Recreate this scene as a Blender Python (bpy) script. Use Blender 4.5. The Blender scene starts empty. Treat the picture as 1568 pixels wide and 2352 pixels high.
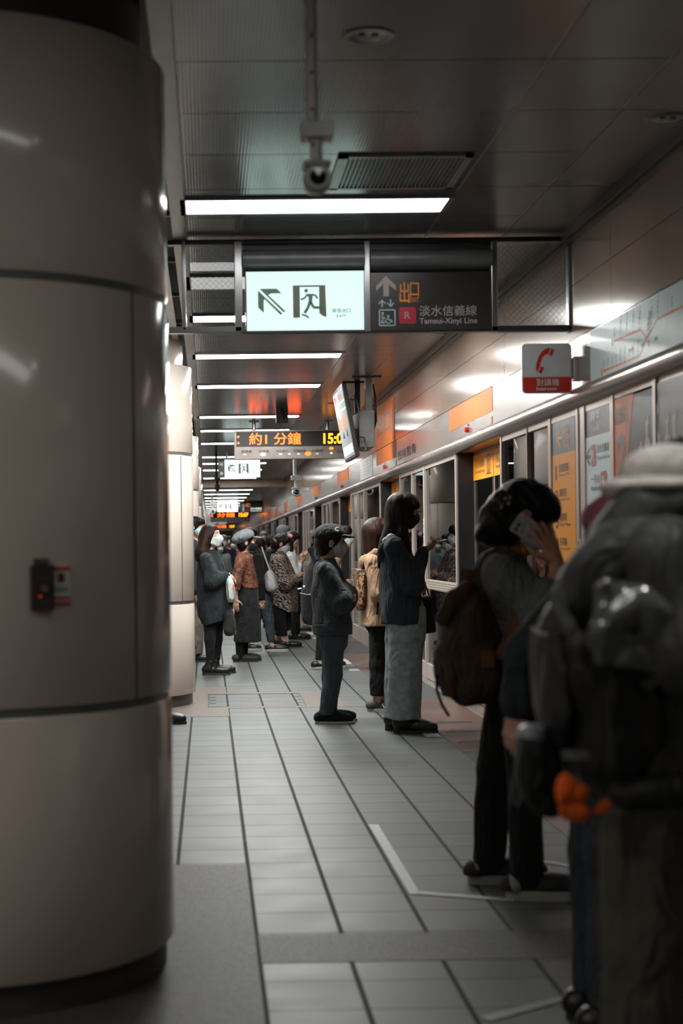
import bpy, math, random
import numpy as np
from mathutils import Vector, Matrix

S = bpy.context.scene
COL = S.collection
R = random.Random(7)

# ------------------------------------------------------------------ camera, world, exposure
FPX, EYE, YAW, ROLL, PPX, PPY = 3625.0, 1.32, .0135, .0125, 527.0, 1255.0
cam_d = bpy.data.cameras.new('camera')
cam = bpy.data.objects.new('camera', cam_d)
COL.objects.link(cam)
_r = Vector((math.cos(YAW), -math.sin(YAW), 0)); _f = Vector((math.sin(YAW), math.cos(YAW), 0)); _u = Vector((0, 0, 1))
_cx = _r * math.cos(ROLL) - _u * math.sin(ROLL)
_cy = _r * math.sin(ROLL) + _u * math.cos(ROLL)
_m = Matrix((_cx, _cy, -_f)).transposed().to_4x4()
_m.translation = (0, 0, EYE)
cam.matrix_world = _m
cam_d.sensor_fit = 'VERTICAL'
cam_d.sensor_height = 36.0
cam_d.sensor_width = 24.0
cam_d.lens = FPX * 36.0 / 2352.0
cam_d.shift_x = (784 - PPX) / 2352.0
cam_d.shift_y = (PPY - 1176) / 2352.0
cam_d.clip_start = .05
cam_d.clip_end = 400
cam_d.dof.use_dof = True
cam_d.dof.focus_distance = 14.2
cam_d.dof.aperture_fstop = 2.7
S.camera = cam

wd = bpy.data.worlds.new('world')
S.world = wd
wd.use_nodes = True
wd.node_tree.nodes['Background'].inputs[0].default_value = (.72, .80, .82, 1)
wd.node_tree.nodes['Background'].inputs[1].default_value = .012
S.view_settings.view_transform = 'Standard'
S.view_settings.look = 'None'
S.view_settings.gamma = 1
S.view_settings.use_curve_mapping = False
S.view_settings.exposure = 0.08
LAMP = 84.0          # radiance of the lit ceiling strips
S.cycles.max_bounces = 7
S.cycles.diffuse_bounces = 3
S.cycles.glossy_bounces = 4
S.cycles.transparent_max_bounces = 8
S.cycles.sample_clamp_indirect = 4.0
S.cycles.caustics_reflective = False
S.cycles.caustics_refractive = False


def ray(px, py):
    c, s = math.cos(ROLL), math.sin(ROLL)
    u = (px - PPX) / FPX; v = (PPY - py) / FPX
    u, v = c * u + s * v, -s * u + c * v
    x = math.sin(YAW) + u * math.cos(YAW); y = math.cos(YAW) - u * math.sin(YAW)
    return x / y, v / y


def P(px, py, d):                       # photo point at distance d -> x, z
    x, z = ray(px, py)
    return x * d, EYE + z * d


# ------------------------------------------------------------------ materials
def lin(h):
    h = h.lstrip('#')
    o = []
    for i in (0, 2, 4):
        v = int(h[i:i + 2], 16) / 255
        o.append(v / 12.92 if v <= .04045 else ((v + .055) / 1.055) ** 2.4)
    return (*o, 1)


MATS = {}


def newmat(name):
    m = bpy.data.materials.new(name)
    m.use_nodes = True
    nt = m.node_tree
    b = nt.nodes['Principled BSDF']
    return m, nt, b


def N(nt, t, **kw):
    n = nt.nodes.new(t)
    for k, v in kw.items():
        if k.startswith('i_'):
            n.inputs[k[2:].replace('_', ' ')].default_value = v
        else:
            setattr(n, k, v)
    return n


def pbr(name, col, rough=.5, metal=0., var=.12, scale=9., bump=0., bscale=120., spec=.5, coat=0., sheen=0., stretch=(1, 1, 1), fold=0., fscale=16.):
    """plain procedural surface: base colour broken up by noise, noise bump"""
    if name in MATS:
        return MATS[name]
    m, nt, b = newmat(name)
    c = lin(col) if isinstance(col, str) else col
    tc = N(nt, 'ShaderNodeTexCoord')
    mp = N(nt, 'ShaderNodeMapping')
    mp.inputs['Scale'].default_value = stretch
    nt.links.new(tc.outputs['Object'], mp.inputs['Vector'])
    nz = N(nt, 'ShaderNodeTexNoise', i_Scale=scale, i_Detail=4.0)
    nt.links.new(mp.outputs[0], nz.inputs['Vector'])
    rp = N(nt, 'ShaderNodeValToRGB')
    rp.color_ramp.elements[0].position = .3
    rp.color_ramp.elements[1].position = .7
    rp.color_ramp.elements[0].color = (*[x * (1 - var) for x in c[:3]], 1)
    rp.color_ramp.elements[1].color = (*[min(1, x * (1 + var)) for x in c[:3]], 1)
    nt.links.new(nz.outputs['Fac'], rp.inputs[0])
    nt.links.new(rp.outputs[0], b.inputs['Base Color'])
    b.inputs['Roughness'].default_value = rough
    b.inputs['Metallic'].default_value = metal
    b.inputs['Specular IOR Level'].default_value = spec
    b.inputs['Coat Weight'].default_value = coat
    b.inputs['Coat Roughness'].default_value = .08
    b.inputs['Sheen Weight'].default_value = sheen
    if bump:
        n2 = N(nt, 'ShaderNodeTexNoise', i_Scale=bscale, i_Detail=3.0)
        nt.links.new(mp.outputs[0], n2.inputs['Vector'])
        bp = N(nt, 'ShaderNodeBump', i_Strength=bump, i_Distance=.01)
        nt.links.new(n2.outputs['Fac'], bp.inputs['Height'])
        nt.links.new(bp.outputs[0], b.inputs['Normal'])
        if fold:
            n3 = N(nt, 'ShaderNodeTexNoise', i_Scale=fscale, i_Detail=2.2, i_Distortion=.7, i_Roughness=.5)
            mp3 = N(nt, 'ShaderNodeMapping'); mp3.inputs['Scale'].default_value = (1.25, 1.25, .45)
            mp3.inputs['Rotation'].default_value = (.25, .35, 0)
            nt.links.new(tc.outputs['Object'], mp3.inputs[0]); nt.links.new(mp3.outputs[0], n3.inputs[0])
            b3 = N(nt, 'ShaderNodeBump', i_Strength=fold, i_Distance=.05)
            nt.links.new(n3.outputs['Fac'], b3.inputs['Height']); nt.links.new(bp.outputs[0], b3.inputs['Normal']); nt.links.new(b3.outputs[0], b.inputs['Normal'])
    MATS[name] = m
    return m


def emit(name, col, strength):
    if name in MATS:
        return MATS[name]
    m, nt, b = newmat(name)
    c = lin(col) if isinstance(col, str) else col
    b.inputs['Base Color'].default_value = (*[x * .5 for x in c[:3]], 1)
    b.inputs['Emission Color'].default_value = c
    b.inputs['Emission Strength'].default_value = strength
    b.inputs['Roughness'].default_value = .4
    MATS[name] = m
    return m


def glass_mat(name, tint=(.9, .95, .95, 1), ior=1.5, rough=.0, body=None, bodyfac=0.):
    m, nt, b = newmat(name)
    nt.nodes.remove(b)
    out = nt.nodes['Material Output']
    tr = N(nt, 'ShaderNodeBsdfTransparent'); tr.inputs[0].default_value = tint
    gl = N(nt, 'ShaderNodeBsdfGlossy'); gl.inputs['Roughness'].default_value = rough
    fr = N(nt, 'ShaderNodeFresnel'); fr.inputs['IOR'].default_value = ior
    mx = N(nt, 'ShaderNodeMixShader')
    nt.links.new(fr.outputs[0], mx.inputs[0])
    base = tr
    if body:
        df = N(nt, 'ShaderNodeBsdfDiffuse'); df.inputs[0].default_value = body
        m2 = N(nt, 'ShaderNodeMixShader'); m2.inputs[0].default_value = bodyfac
        nt.links.new(tr.outputs[0], m2.inputs[1]); nt.links.new(df.outputs[0], m2.inputs[2])
        base = m2
    nt.links.new(base.outputs[0], mx.inputs[1]); nt.links.new(gl.outputs[0], mx.inputs[2])
    nt.links.new(mx.outputs[0], out.inputs[0])
    return m


# ------------------------------------------------------------------ mesh helpers
class MB:
    """collects shapes into ONE mesh"""
    def __init__(s):
        s.v, s.f = [], []

    def add(s, vs, fs):
        o = len(s.v)
        s.v += [tuple(v) for v in vs]
        s.f += [tuple(i + o for i in f) for f in fs]
        return s

    def box(s, x0, x1, y0, y1, z0, z1, rot=None, piv=None):
        vs = [(x, y, z) for x in (x0, x1) for y in (y0, y1) for z in (z0, z1)]
        fs = [(0, 1, 3, 2), (4, 6, 7, 5), (0, 4, 5, 1), (2, 3, 7, 6), (0, 2, 6, 4), (1, 5, 7, 3)]
        if rot is not None:
            pv = Vector(piv or ((x0 + x1) / 2, (y0 + y1) / 2, (z0 + z1) / 2))
            vs = [pv + rot @ (Vector(v) - pv) for v in vs]
        return s.add(vs, fs)

    def lathe(s, prof, c=(0, 0, 0), n=48, axis='z', cap=True):
        vs, fs = [], []
        for r, h in prof:
            for i in range(n):
                a = 2 * math.pi * i / n
                p = (r * math.cos(a), r * math.sin(a), h)
                if axis == 'x': p = (p[2], p[0], p[1])
                if axis == 'y': p = (p[1], p[2], p[0])
                vs.append((c[0] + p[0], c[1] + p[1], c[2] + p[2]))
        for k in range(len(prof) - 1):
            for i in range(n):
                j = (i + 1) % n
                fs.append((k * n + i, k * n + j, (k + 1) * n + j, (k + 1) * n + i))
        if cap:
            fs.append(tuple(range(n))[::-1])
            fs.append(tuple((len(prof) - 1) * n + i for i in range(n)))
        return s.add(vs, fs)

    def tube(s, pts, r, n=8, cap=True, flat=None, up=(0, 0, 1)):
        """round tube, or (flat=(w,t)) a strap of width w and thickness t whose thickness points along up"""
        pts = [Vector(p) for p in pts]
        vs, fs = [], []
        if flat:
            ring = [(-.5 * flat[0], -.5 * flat[1]), (.5 * flat[0], -.5 * flat[1]), (.5 * flat[0], .5 * flat[1]), (-.5 * flat[0], .5 * flat[1])]
            n = 4
        ref = Vector(up[0] if isinstance(up, list) else up)
        for i, p in enumerate(pts):
            t = (pts[min(i + 1, len(pts) - 1)] - pts[max(i - 1, 0)]).normalized()
            uu = up[i] if isinstance(up, list) else None
            rf = Vector(uu) if uu is not None else ref
            a = t.cross(rf)
            if a.length < 1e-4: a = t.cross(Vector((1, .1, 0)))
            a.normalize(); b = a.cross(t).normalized()
            if not isinstance(up, list): ref = b if not flat else ref
            rr = r[i] if isinstance(r, (list, tuple)) else r
            for k in range(n):
                if flat:
                    vs.append(p + a * ring[k][0] + b * ring[k][1])
                else:
                    an = 2 * math.pi * k / n
                    vs.append(p + a * rr * math.cos(an) + b * rr * math.sin(an))
        for i in range(len(pts) - 1):
            for k in range(n):
                j = (k + 1) % n
                fs.append((i * n + k, i * n + j, (i + 1) * n + j, (i + 1) * n + k))
        if cap:
            fs.append(tuple(range(n))[::-1]); fs.append(tuple((len(pts) - 1) * n + k for k in range(n)))
        return s.add(vs, fs)

    def extr(s, poly, axis, a0, a1):
        """extrude a closed 2-D outline along an axis: 'y' -> poly is (x,z), 'x' -> (y,z), 'z' -> (x,y)"""
        n = len(poly)
        def mk(p, a):
            return {'y': (p[0], a, p[1]), 'x': (a, p[0], p[1]), 'z': (p[0], p[1], a)}[axis]
        vs = [mk(p, a0) for p in poly] + [mk(p, a1) for p in poly]
        fs = [(i, (i + 1) % n, n + (i + 1) % n, n + i) for i in range(n)]
        fs += [tuple(range(n))[::-1], tuple(range(n, 2 * n))]
        return s.add(vs, fs)

    def build(s, name, m, parent=None, smooth=False, bevel=0., loc=None, keep=False):
        me = bpy.data.meshes.new(name)
        off = Vector((0, 0, 0))
        if loc is not None: off = Vector(loc)
        elif parent is not None and not keep:
            off = Vector(parent['_base']) if '_base' in parent else parent.location.copy()
        me.from_pydata([Vector(v) - off for v in s.v], [], s.f)
        me.materials.append(m)
        o = bpy.data.objects.new(name, me)
        COL.objects.link(o)
        if loc is not None: o.location = off
        if parent is not None: o.parent = parent
        if parent is not None and '_base' in parent: o['_base'] = parent['_base']
        if parent is not None and '_base' not in parent: o['_base'] = tuple(off)
        if bevel:
            md = o.modifiers.new('bevel', 'BEVEL'); md.width = bevel; md.segments = 2; md.limit_method = 'ANGLE'
        if smooth:
            me.polygons.foreach_set('use_smooth', [True] * len(me.polygons))
            try: me.set_sharp_from_angle(angle=math.radians(42))
            except Exception: pass
        me.validate()
        fix_normals(me)
        return o


import bmesh


def fix_normals(me):
    bm = bmesh.new(); bm.from_mesh(me)
    bmesh.ops.recalc_face_normals(bm, faces=bm.faces)
    bm.to_mesh(me); bm.free()


def thing(name, label, cat, loc=(0, 0, 0), rotz=0, group=None):
    o = bpy.data.objects.new(name, None)
    COL.objects.link(o)
    o.empty_display_size = .1
    o.location = loc
    o.rotation_euler = (0, 0, rotz)
    return tag(o, label, cat, group)


def tag(o, label, cat, group=None):
    o['label'] = label; o['category'] = cat
    if group: o['group'] = group
    return o


def struct(o, label=None):
    o['kind'] = 'structure'
    if label: o['label'] = label
    return o


def group_empty(name, loc=(0, 0, 0)):
    o = bpy.data.objects.new(name, None)
    COL.objects.link(o); o.location = loc; o.empty_display_size = .1
    o['kind'] = 'structure'
    return o


def dup_tree(o, loc, parent=None):
    c = o.copy(); COL.objects.link(c)
    if parent is None: c.location = loc
    else: c.parent = parent
    for ch in list(o.children): dup_tree(ch, None, c)
    return c


# ------------------------------------------------------------------ lettering
_TXT = {}


def text2d(body, bold=0.0):
    """outline of a string as flat faces, scaled to its own box (0..1 each way)"""
    k = (body, bold)
    if k not in _TXT:
        c = bpy.data.curves.new('txt', 'FONT'); c.body = body; c.offset = bold; c.resolution_u = 4
        o = bpy.data.objects.new('txt', c); COL.objects.link(o)
        bpy.context.view_layer.update()
        me = bpy.data.meshes.new_from_object(o.evaluated_get(bpy.context.evaluated_depsgraph_get()))
        v = np.array([q.co[:2] for q in me.vertices]) if len(me.vertices) else np.zeros((1, 2))
        f = [tuple(p.vertices) for p in me.polygons]
        lo, hi = v.min(0), v.max(0)
        asp = (hi[0] - lo[0]) / max(1e-6, hi[1] - lo[1])
        _TXT[k] = ((v - lo) / np.maximum(hi - lo, 1e-6), f, asp)
        bpy.data.objects.remove(o); bpy.data.curves.remove(c); bpy.data.meshes.remove(me)
    return _TXT[k]


class Face:
    """a flat face in space to print on: origin o, axes u (right) and v (up), n towards the reader"""
    def __init__(s, o, u, v, n=None):
        s.o, s.u, s.v = Vector(o), Vector(u), Vector(v)
        s.n = Vector(n) if n else s.u.cross(s.v).normalized()

    def at(s, a, b, e=0.):
        return s.o + s.u * a + s.v * b + s.n * e

    def text(s, mb, body, a, b, w, h, e=.0015, bold=0., ital=0.):
        if bold and any(ord(c) > 0x2e80 for c in body):      # many-stroke characters: thicken by overlaying shifted copies
            v, f, _ = text2d(body)
            q = bold * .55
            for i, (dx, dy) in enumerate(((-q, 0), (q, 0), (0, -q), (0, q))):
                mb.add([s.at(a + x * w + dx * h, b + y * h + dy * h, e + i * .00004) for x, y in v], f)
            return mb
        v, f, _ = text2d(body, bold)
        mb.add([s.at(a + (x + ital * y) * w, b + y * h, e) for x, y in v], f)
        return mb

    def poly(s, mb, pts, e=.0015, t=0.):
        n = len(pts)
        if t:
            vs = [s.at(x, y, e) for x, y in pts] + [s.at(x, y, e + t) for x, y in pts]
            mb.add(vs, [tuple(range(n))[::-1], tuple(range(n, 2 * n))] + [(i, (i + 1) % n, n + (i + 1) % n, n + i) for i in range(n)])
        else:
            mb.add([s.at(x, y, e) for x, y in pts], [tuple(range(n))])
        return mb

    def rect(s, mb, a0, a1, b0, b1, e=.0015, t=0.):
        return s.poly(mb, [(a0, b0), (a1, b0), (a1, b1), (a0, b1)], e, t)

    def rrect(s, mb, a0, a1, b0, b1, r, e=.0015, t=0., n=6):
        pts = []
        for cx, cy, st in ((a1 - r, b0 + r, -90), (a1 - r, b1 - r, 0), (a0 + r, b1 - r, 90), (a0 + r, b0 + r, 180)):
            for i in range(n + 1):
                an = math.radians(st + 90 * i / n)
                pts.append((cx + r * math.cos(an), cy + r * math.sin(an)))
        return s.poly(mb, pts, e, t)

    def disc(s, mb, a, b, ra, rb=None, e=.0015, t=0., n=24):
        rb = rb or ra
        return s.poly(mb, [(a + ra * math.cos(2 * math.pi * i / n), b + rb * math.sin(2 * math.pi * i / n)) for i in range(n)], e, t)

    def line(s, mb, pts, w, e=.0015):
        for (x0, y0), (x1, y1) in zip(pts, pts[1:]):
            d = Vector((x1 - x0, y1 - y0)); L = d.length or 1
            nx, ny = -d.y / L * w / 2, d.x / L * w / 2
            s.poly(mb, [(x0 + nx, y0 + ny), (x0 - nx, y0 - ny), (x1 - nx, y1 - ny), (x1 + nx, y1 + ny)], e)
        return mb


M_steel = pbr('brushed_steel', (.40, .355, .325, 1), .27, .6, .05, 3, .02, 60)
M_frame = pbr('satin_aluminium', (.62, .53, .47, 1), .34, .45, .05, 5)
M_dark = pbr('black_paint', (.012, .012, .013, 1), .45)
M_black = pbr('black_plastic', (.015, .015, .016, 1), .35)
M_white = pbr('white_plastic', (.75, .77, .76, 1), .4)
M_orange = pbr('orange_vinyl', (.74, .17, .010, 1), .45, 0, .04, spec=.15)
M_yellow = pbr('yellow_vinyl', (.92, .34, .018, 1), .4, 0, .03, spec=.25)
M_grey = pbr('grey_vinyl', (.115, .135, .15, 1), .35)
M_palepanel = pbr('pale_blue_board', (.66, .80, .80, 1), .35, 0, .04)
M_ink = pbr('black_ink', (.012, .012, .012, 1), .4)
M_red = pbr('red_paint', (.52, .03, .016, 1), .3)
M_inkwhite = pbr('white_ink', (.75, .77, .76, 1), .4)
M_inkorange = pbr('orange_ink', (.85, .24, .02, 1), .4)
# ------------------------------------------------------------------ the station hall
XW, ZC, ZL, YB, YE = 2.05, 3.05, 2.86, 41.0, 132.0      # screen wall, ceiling, lower ceiling, beam, far end


def Fl(px, py):
    x, z = ray(px, py); d = -EYE / z
    return x * d, d


def W(px, py, X=XW):
    x, z = ray(px, py); d = X / x
    return d, EYE + z * d


def floor_mat():
    m, nt, b = newmat('platform_tiles')
    L = nt.links.new
    tc = N(nt, 'ShaderNodeTexCoord')
    sp = N(nt, 'ShaderNodeSeparateXYZ'); L(tc.outputs['Object'], sp.inputs[0])

    def mth(op, a, bb=None, cc=None):
        n = N(nt, 'ShaderNodeMath', operation=op)
        for i, q in enumerate((a, bb, cc)):
            if q is None: continue
            if isinstance(q, (int, float)): n.inputs[i].default_value = q
            else: L(q, n.inputs[i])
        return n.outputs[0]
    TX, TY = .29, .2985
    ux = mth('DIVIDE', mth('SUBTRACT', sp.outputs[0], .147), TX)
    uy = mth('DIVIDE', mth('SUBTRACT', sp.outputs[1], 5.672), TY)
    fx = mth('ABSOLUTE', mth('SUBTRACT', mth('SUBTRACT', ux, mth('FLOOR', mth('ADD', ux, .5))), 0))
    fy = mth('ABSOLUTE', mth('SUBTRACT', uy, mth('FLOOR', mth('ADD', uy, .5))))
    lx = mth('LESS_THAN', fx, .0085 / TX)
    ly = mth('LESS_THAN', fy, .0032 / TY)
    ln = mth('MAXIMUM', lx, ly)
    cb = N(nt, 'ShaderNodeCombineXYZ')
    L(mth('FLOOR', ux), cb.inputs[0]); L(mth('FLOOR', uy), cb.inputs[1])
    wn = N(nt, 'ShaderNodeTexWhiteNoise', noise_dimensions='2D'); L(cb.outputs[0], wn.inputs[0])
    n1 = N(nt, 'ShaderNodeTexNoise', i_Scale=260.0, i_Detail=2.0); L(tc.outputs['Object'], n1.inputs[0])
    n2 = N(nt, 'ShaderNodeTexNoise', i_Scale=5.0, i_Detail=4.0); L(tc.outputs['Object'], n2.inputs[0])
    v = mth('ADD', mth('MULTIPLY', wn.outputs[0], .06), mth('ADD', mth('MULTIPLY', n1.outputs['Fac'], .34), mth('MULTIPLY', n2.outputs['Fac'], .24)))
    rp = N(nt, 'ShaderNodeValToRGB')
    rp.color_ramp.elements[0].position = .18; rp.color_ramp.elements[0].color = (.070, .0755, .075, 1)
    rp.color_ramp.elements[1].position = .55; rp.color_ramp.elements[1].color = (.168, .181, .179, 1)
    L(v, rp.inputs[0])
    mx = N(nt, 'ShaderNodeMix', data_type='RGBA'); L(ln, mx.inputs[0]); L(rp.outputs[0], mx.inputs[6]); mx.inputs[7].default_value = (.012, .012, .012, 1)
    L(mx.outputs[2], b.inputs['Base Color'])
    L(mth('ADD', mth('MULTIPLY', n2.outputs['Fac'], .20), mth('ADD', mth('MULTIPLY', ln, .3), .36)), b.inputs['Roughness'])
    b.inputs['Specular IOR Level'].default_value = .22
    h = mth('SUBTRACT', mth('MULTIPLY', n1.outputs['Fac'], .20), mth('MULTIPLY', lx, .5))
    bp = N(nt, 'ShaderNodeBump', i_Strength=.25, i_Distance=.003); L(h, bp.inputs['Height']); L(bp.outputs[0], b.inputs['Normal'])
    return m


def granite_mat(name, c0, c1, rough=.4):
    m, nt, b = newmat(name)
    tc = N(nt, 'ShaderNodeTexCoord')
    n1 = N(nt, 'ShaderNodeTexNoise', i_Scale=170.0, i_Detail=4.0); nt.links.new(tc.outputs['Object'], n1.inputs[0])
    n2 = N(nt, 'ShaderNodeTexVoronoi', i_Scale=95.0); nt.links.new(tc.outputs['Object'], n2.inputs['Vector'])
    mm = N(nt, 'ShaderNodeMix', data_type='RGBA'); mm.inputs[0].default_value = .5
    nt.links.new(n1.outputs['Fac'], mm.inputs[6]); nt.links.new(n2.outputs['Distance'], mm.inputs[7])
    rp = N(nt, 'ShaderNodeValToRGB')
    rp.color_ramp.elements[0].position = .33; rp.color_ramp.elements[0].color = (*c0, 1)
    rp.color_ramp.elements[1].position = .58; rp.color_ramp.elements[1].color = (*c1, 1)
    nt.links.new(mm.outputs[2], rp.inputs[0]); nt.links.new(rp.outputs[0], b.inputs['Base Color'])
    b.inputs['Roughness'].default_value = rough
    b.inputs['Specular IOR Level'].default_value = .25
    return m


M_floor = floor_mat()
M_granite = granite_mat('speckled_granite', (.075, .058, .052), (.175, .140, .126), .5)
M_darkgran = granite_mat('dark_speckled_granite', (.045, .042, .039), (.10, .093, .087), .55)
M_redtile = granite_mat('red_brown_tile', (.085, .045, .036), (.15, .088, .07), .4)
M_asphalt = granite_mat('dark_grey_edge', (.032, .034, .036), (.065, .068, .07), .5)

fl = MB().box(-4.2, 1.59, -4, YE, -.08, 0).build('floor', M_floor); struct(fl)
es = MB().box(1.59, 2.75, -4, YE, -.08, 0).build('floor_edge', M_asphalt); struct(es)
k = 1
for n in range(-1, 16):                                   # red-brown bays in front of the doors
    y = 9.97 + 5.75 * n
    o = MB().box(1.593, 2.06, y, y + 3.35, -.01, .0015).build('trim_%d' % k, M_redtile); struct(o); k += 1
gr = MB()
gr.box(-1.8, .141, 4.2, 6.55, -.01, .0015)
o = gr.build('trim_%d' % k, M_darkgran); struct(o); k += 1
o = MB().box(.153, 1.588, 4.99, 5.352, -.01, .0015).build('trim_%d' % k, M_darkgran); struct(o); k += 1
for j in range(1, 8):                                     # granite round each further pillar, framed tile field beside it
    y = 12.25 + 8.36 * (j - 1)
    g = MB().box(-1.8, -.02, y, y + 2.6, -.01, .0015)
    g.box(-.02, .147, y, y + .72, -.01, .0015); g.box(-.02, .147, y + 1.85, y + 2.6, -.01, .0015)
    g.box(.147, .80, y + .62, y + .74, -.01, .0015); g.box(.147, .80, y + 1.83, y + 1.98, -.01, .0015)
    g.box(.80, 1.12, y + .62, y + 1.98, -.01, .0015)
    g.box(1.12, 1.588, y + .62, y + .74, -.01, .0015)
    o = g.build('trim_%d' % k, M_granite); struct(o); k += 1
    b2 = MB()
    for (a0, a1, c0, c1) in ((-.02, -.008, y + .74, y + 1.83), (.788, .80, y + .74, y + 1.83), (-.02, .80, y + .735, y + .745), (-.02, .80, y + 1.825, y + 1.835)):
        b2.box(a0, a1, c0, c1, -.01, .0022)
    for q in (1, 2, 3):
        b2.box(-.01, .05, y + .74 + q * .27, y + .746 + q * .27, -.01, .0022)
        b2.box(.74, .79, y + .74 + q * .27, y + .746 + q * .27, -.01, .0022)
    o = b2.build('trim_%d' % k, M_dark); struct(o); k += 1

# ---- ceiling: metal panels between dark joints
def ceiling_mat():
    m, nt, b = newmat('perforated_ceiling_metal')
    L = nt.links.new
    tc = N(nt, 'ShaderNodeTexCoord')
    mp = N(nt, 'ShaderNodeMapping'); mp.inputs['Scale'].default_value = (1, .45, 1); L(tc.outputs['Object'], mp.inputs[0])
    wv = N(nt, 'ShaderNodeTexWave', wave_type='BANDS', bands_direction='X', i_Scale=22.0); L(tc.outputs['Object'], wv.inputs[0])
    nz = N(nt, 'ShaderNodeTexNoise', i_Scale=3.0, i_Detail=3.0); L(mp.outputs[0], nz.inputs[0])
    mx = N(nt, 'ShaderNodeMix', data_type='RGBA'); L(wv.outputs['Fac'], mx.inputs[0])
    mx.inputs[6].default_value = (.19, .192, .195, 1); mx.inputs[7].default_value = (.28, .283, .285, 1)
    m2 = N(nt, 'ShaderNodeMix', data_type='RGBA', blend_type='MULTIPLY'); m2.inputs[0].default_value = .35
    L(mx.outputs[2], m2.inputs[6]); L(nz.outputs['Fac'], m2.inputs[7]); L(m2.outputs[2], b.inputs['Base Color'])
    b.inputs['Metallic'].default_value = .35; b.inputs['Roughness'].default_value = .17
    bp = N(nt, 'ShaderNodeBump', i_Strength=.12, i_Distance=.002); L(wv.outputs['Fac'], bp.inputs['Height']); L(bp.outputs[0], b.inputs['Normal'])
    return m


M_ceil = ceiling_mat()
M_ceil2 = pbr('plain_ceiling_metal', (.22, .20, .186, 1), .24, .3, .06, 2)
M_trimlight = pbr('pale_trim', (.46, .47, .46, 1), .35, .3, .05)
PIT, Y0P = .672, 5.63 - .672 * 13
c1, c2 = MB(), MB()
gap = .004
i = 0
while Y0P + i * PIT < YB:
    a, b_ = Y0P + i * PIT + gap, Y0P + (i + 1) * PIT - gap
    c1.box(-.095, 1.236, a, b_, ZC, ZC + .02)
    c2.box(1.246, 1.676, a, b_, ZC, ZC + .02)
    if i % 2 == 0: c2.box(1.684, 2.0, a, min(b_ + PIT, YB), ZC, ZC + .02)
    i += 1
struct(c1.build('ceiling', M_ceil))
struct(c2.build('ceiling_margin', M_ceil2))
tb = MB().box(1.2365, 1.2455, -4, YB, ZC + .003, ZC + .02); tb.box(1.6765, 1.6835, -4, YB, ZC + .003, ZC + .02)
struct(tb.build('trim_ceiling_bars', M_trimlight))
struct(MB().box(-.13, XW, -4, YB, ZC + .035, ZC + .06).build('ceiling_back', M_dark))
struct(MB().box(-.175, -.098, -4, YB, ZC - .012, ZC + .05).build('trim_ceiling_edge', M_trimlight))
g = MB()                                                   # slatted grille over the pillars
for q in range(9):
    x = -.255 - q * .125
    g.box(x - .028, x + .028, -4, YB, ZC + .0, ZC + .07)
yy = -3.7
while yy < YB:
    g.box(-1.6, -.17, yy, yy + .018, ZC + .03, ZC + .06); yy += .672 * 2
struct(g.build('ceiling_slats', M_trimlight))
struct(MB().box(-1.7, -.13, -4, YB, ZC + .5, ZC + .53).build('ceiling_void', M_dark))
struct(MB().box(-4.4, -1.5, -4, YB, ZC, ZC + .03).build('ceiling_far_side', M_ceil2))
struct(MB().box(-4.4, XW, YB, YB + .5, ZL, ZC + .1).build('ceiling_beam', pbr('beam_enamel', (.50, .36, .27, 1), .35)))
low = MB(); q = 0
while YB + .5 + q * PIT * 2 < YE:
    a = YB + .5 + q * PIT * 2
    low.box(-.17, 1.236, a + .004, a + PIT * 2 - .004, ZL, ZL + .03); low.box(1.246, XW, a + .004, a + PIT * 2 - .004, ZL, ZL + .03); q += 1
low.box(-4.4, -.18, YB + .5, YE, ZL, ZL + .03)
struct(low.build('ceiling_low', M_ceil2))

# ---- right-hand wall: enamel panels, joints, channel under the ceiling
M_enamel = pbr('brown_grey_enamel', (.47, .345, .27, 1), .17, .25, .05, 2, coat=.3)
ew = MB(); y = 2.2
while y < YE:
    for (z0, z1) in ((2.452, 2.748), (2.752, 3.0)):
        ew.box(XW, XW + .03, y + .0025, y + 2.8725, z0, z1)
    y += 2.875
struct(ew.build('wall_right', M_enamel))
struct(MB().box(XW + .012, XW + .06, -4, YE, 2.44, 3.1).build('wall_right_joint', M_dark))
ch = MB().box(XW - .03, XW + .03, -4, YB, 2.985, 3.0)
ch.box(XW - .055, XW - .045, -4, YB, 3.0, 3.05)
struct(ch.build('trim_channel', pbr('channel_bronze', (.17, .14, .12, 1), .35, .4)))
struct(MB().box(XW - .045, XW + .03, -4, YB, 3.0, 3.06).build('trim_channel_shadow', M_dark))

# ---- screen header with its rounded nosing
prof = [(XW + .02, 2.44), (XW - .012, 2.44), (XW - .012, 2.165)]
for q in range(11):
    an = math.radians(90 + 18 * q)
    prof.append((XW - .012 + .052 * math.cos(an), 2.113 + .052 * math.sin(an)))
prof += [(XW + .02, 2.061), (XW + .02, 2.2)]
hd = MB(); y = 3.66
while y < YE:
    hd.extr(prof, 'y', y + .002, y + 2.873); y += 2.875
struct(hd.build('trim_header', M_steel, smooth=True))
struct(MB().box(XW + .02, XW + .5, 2, YE, 2.062, 2.10).build('trim_header_soffit', pbr('soffit_orange', (.45, .16, .05, 1), .3)))
struct(MB().box(XW + .3, XW + .45, 2, YE, 2.10, 2.6).build('wall_header_back', M_dark))

# ---- glass screen: fixed bays ("window") and sliding doors ("door")
M_glass = glass_mat('screen_glass', (.55, .60, .60, 1), 1.62)
M_jamb = pbr('black_jamb', (.010, .010, .011, 1), .5)


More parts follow.
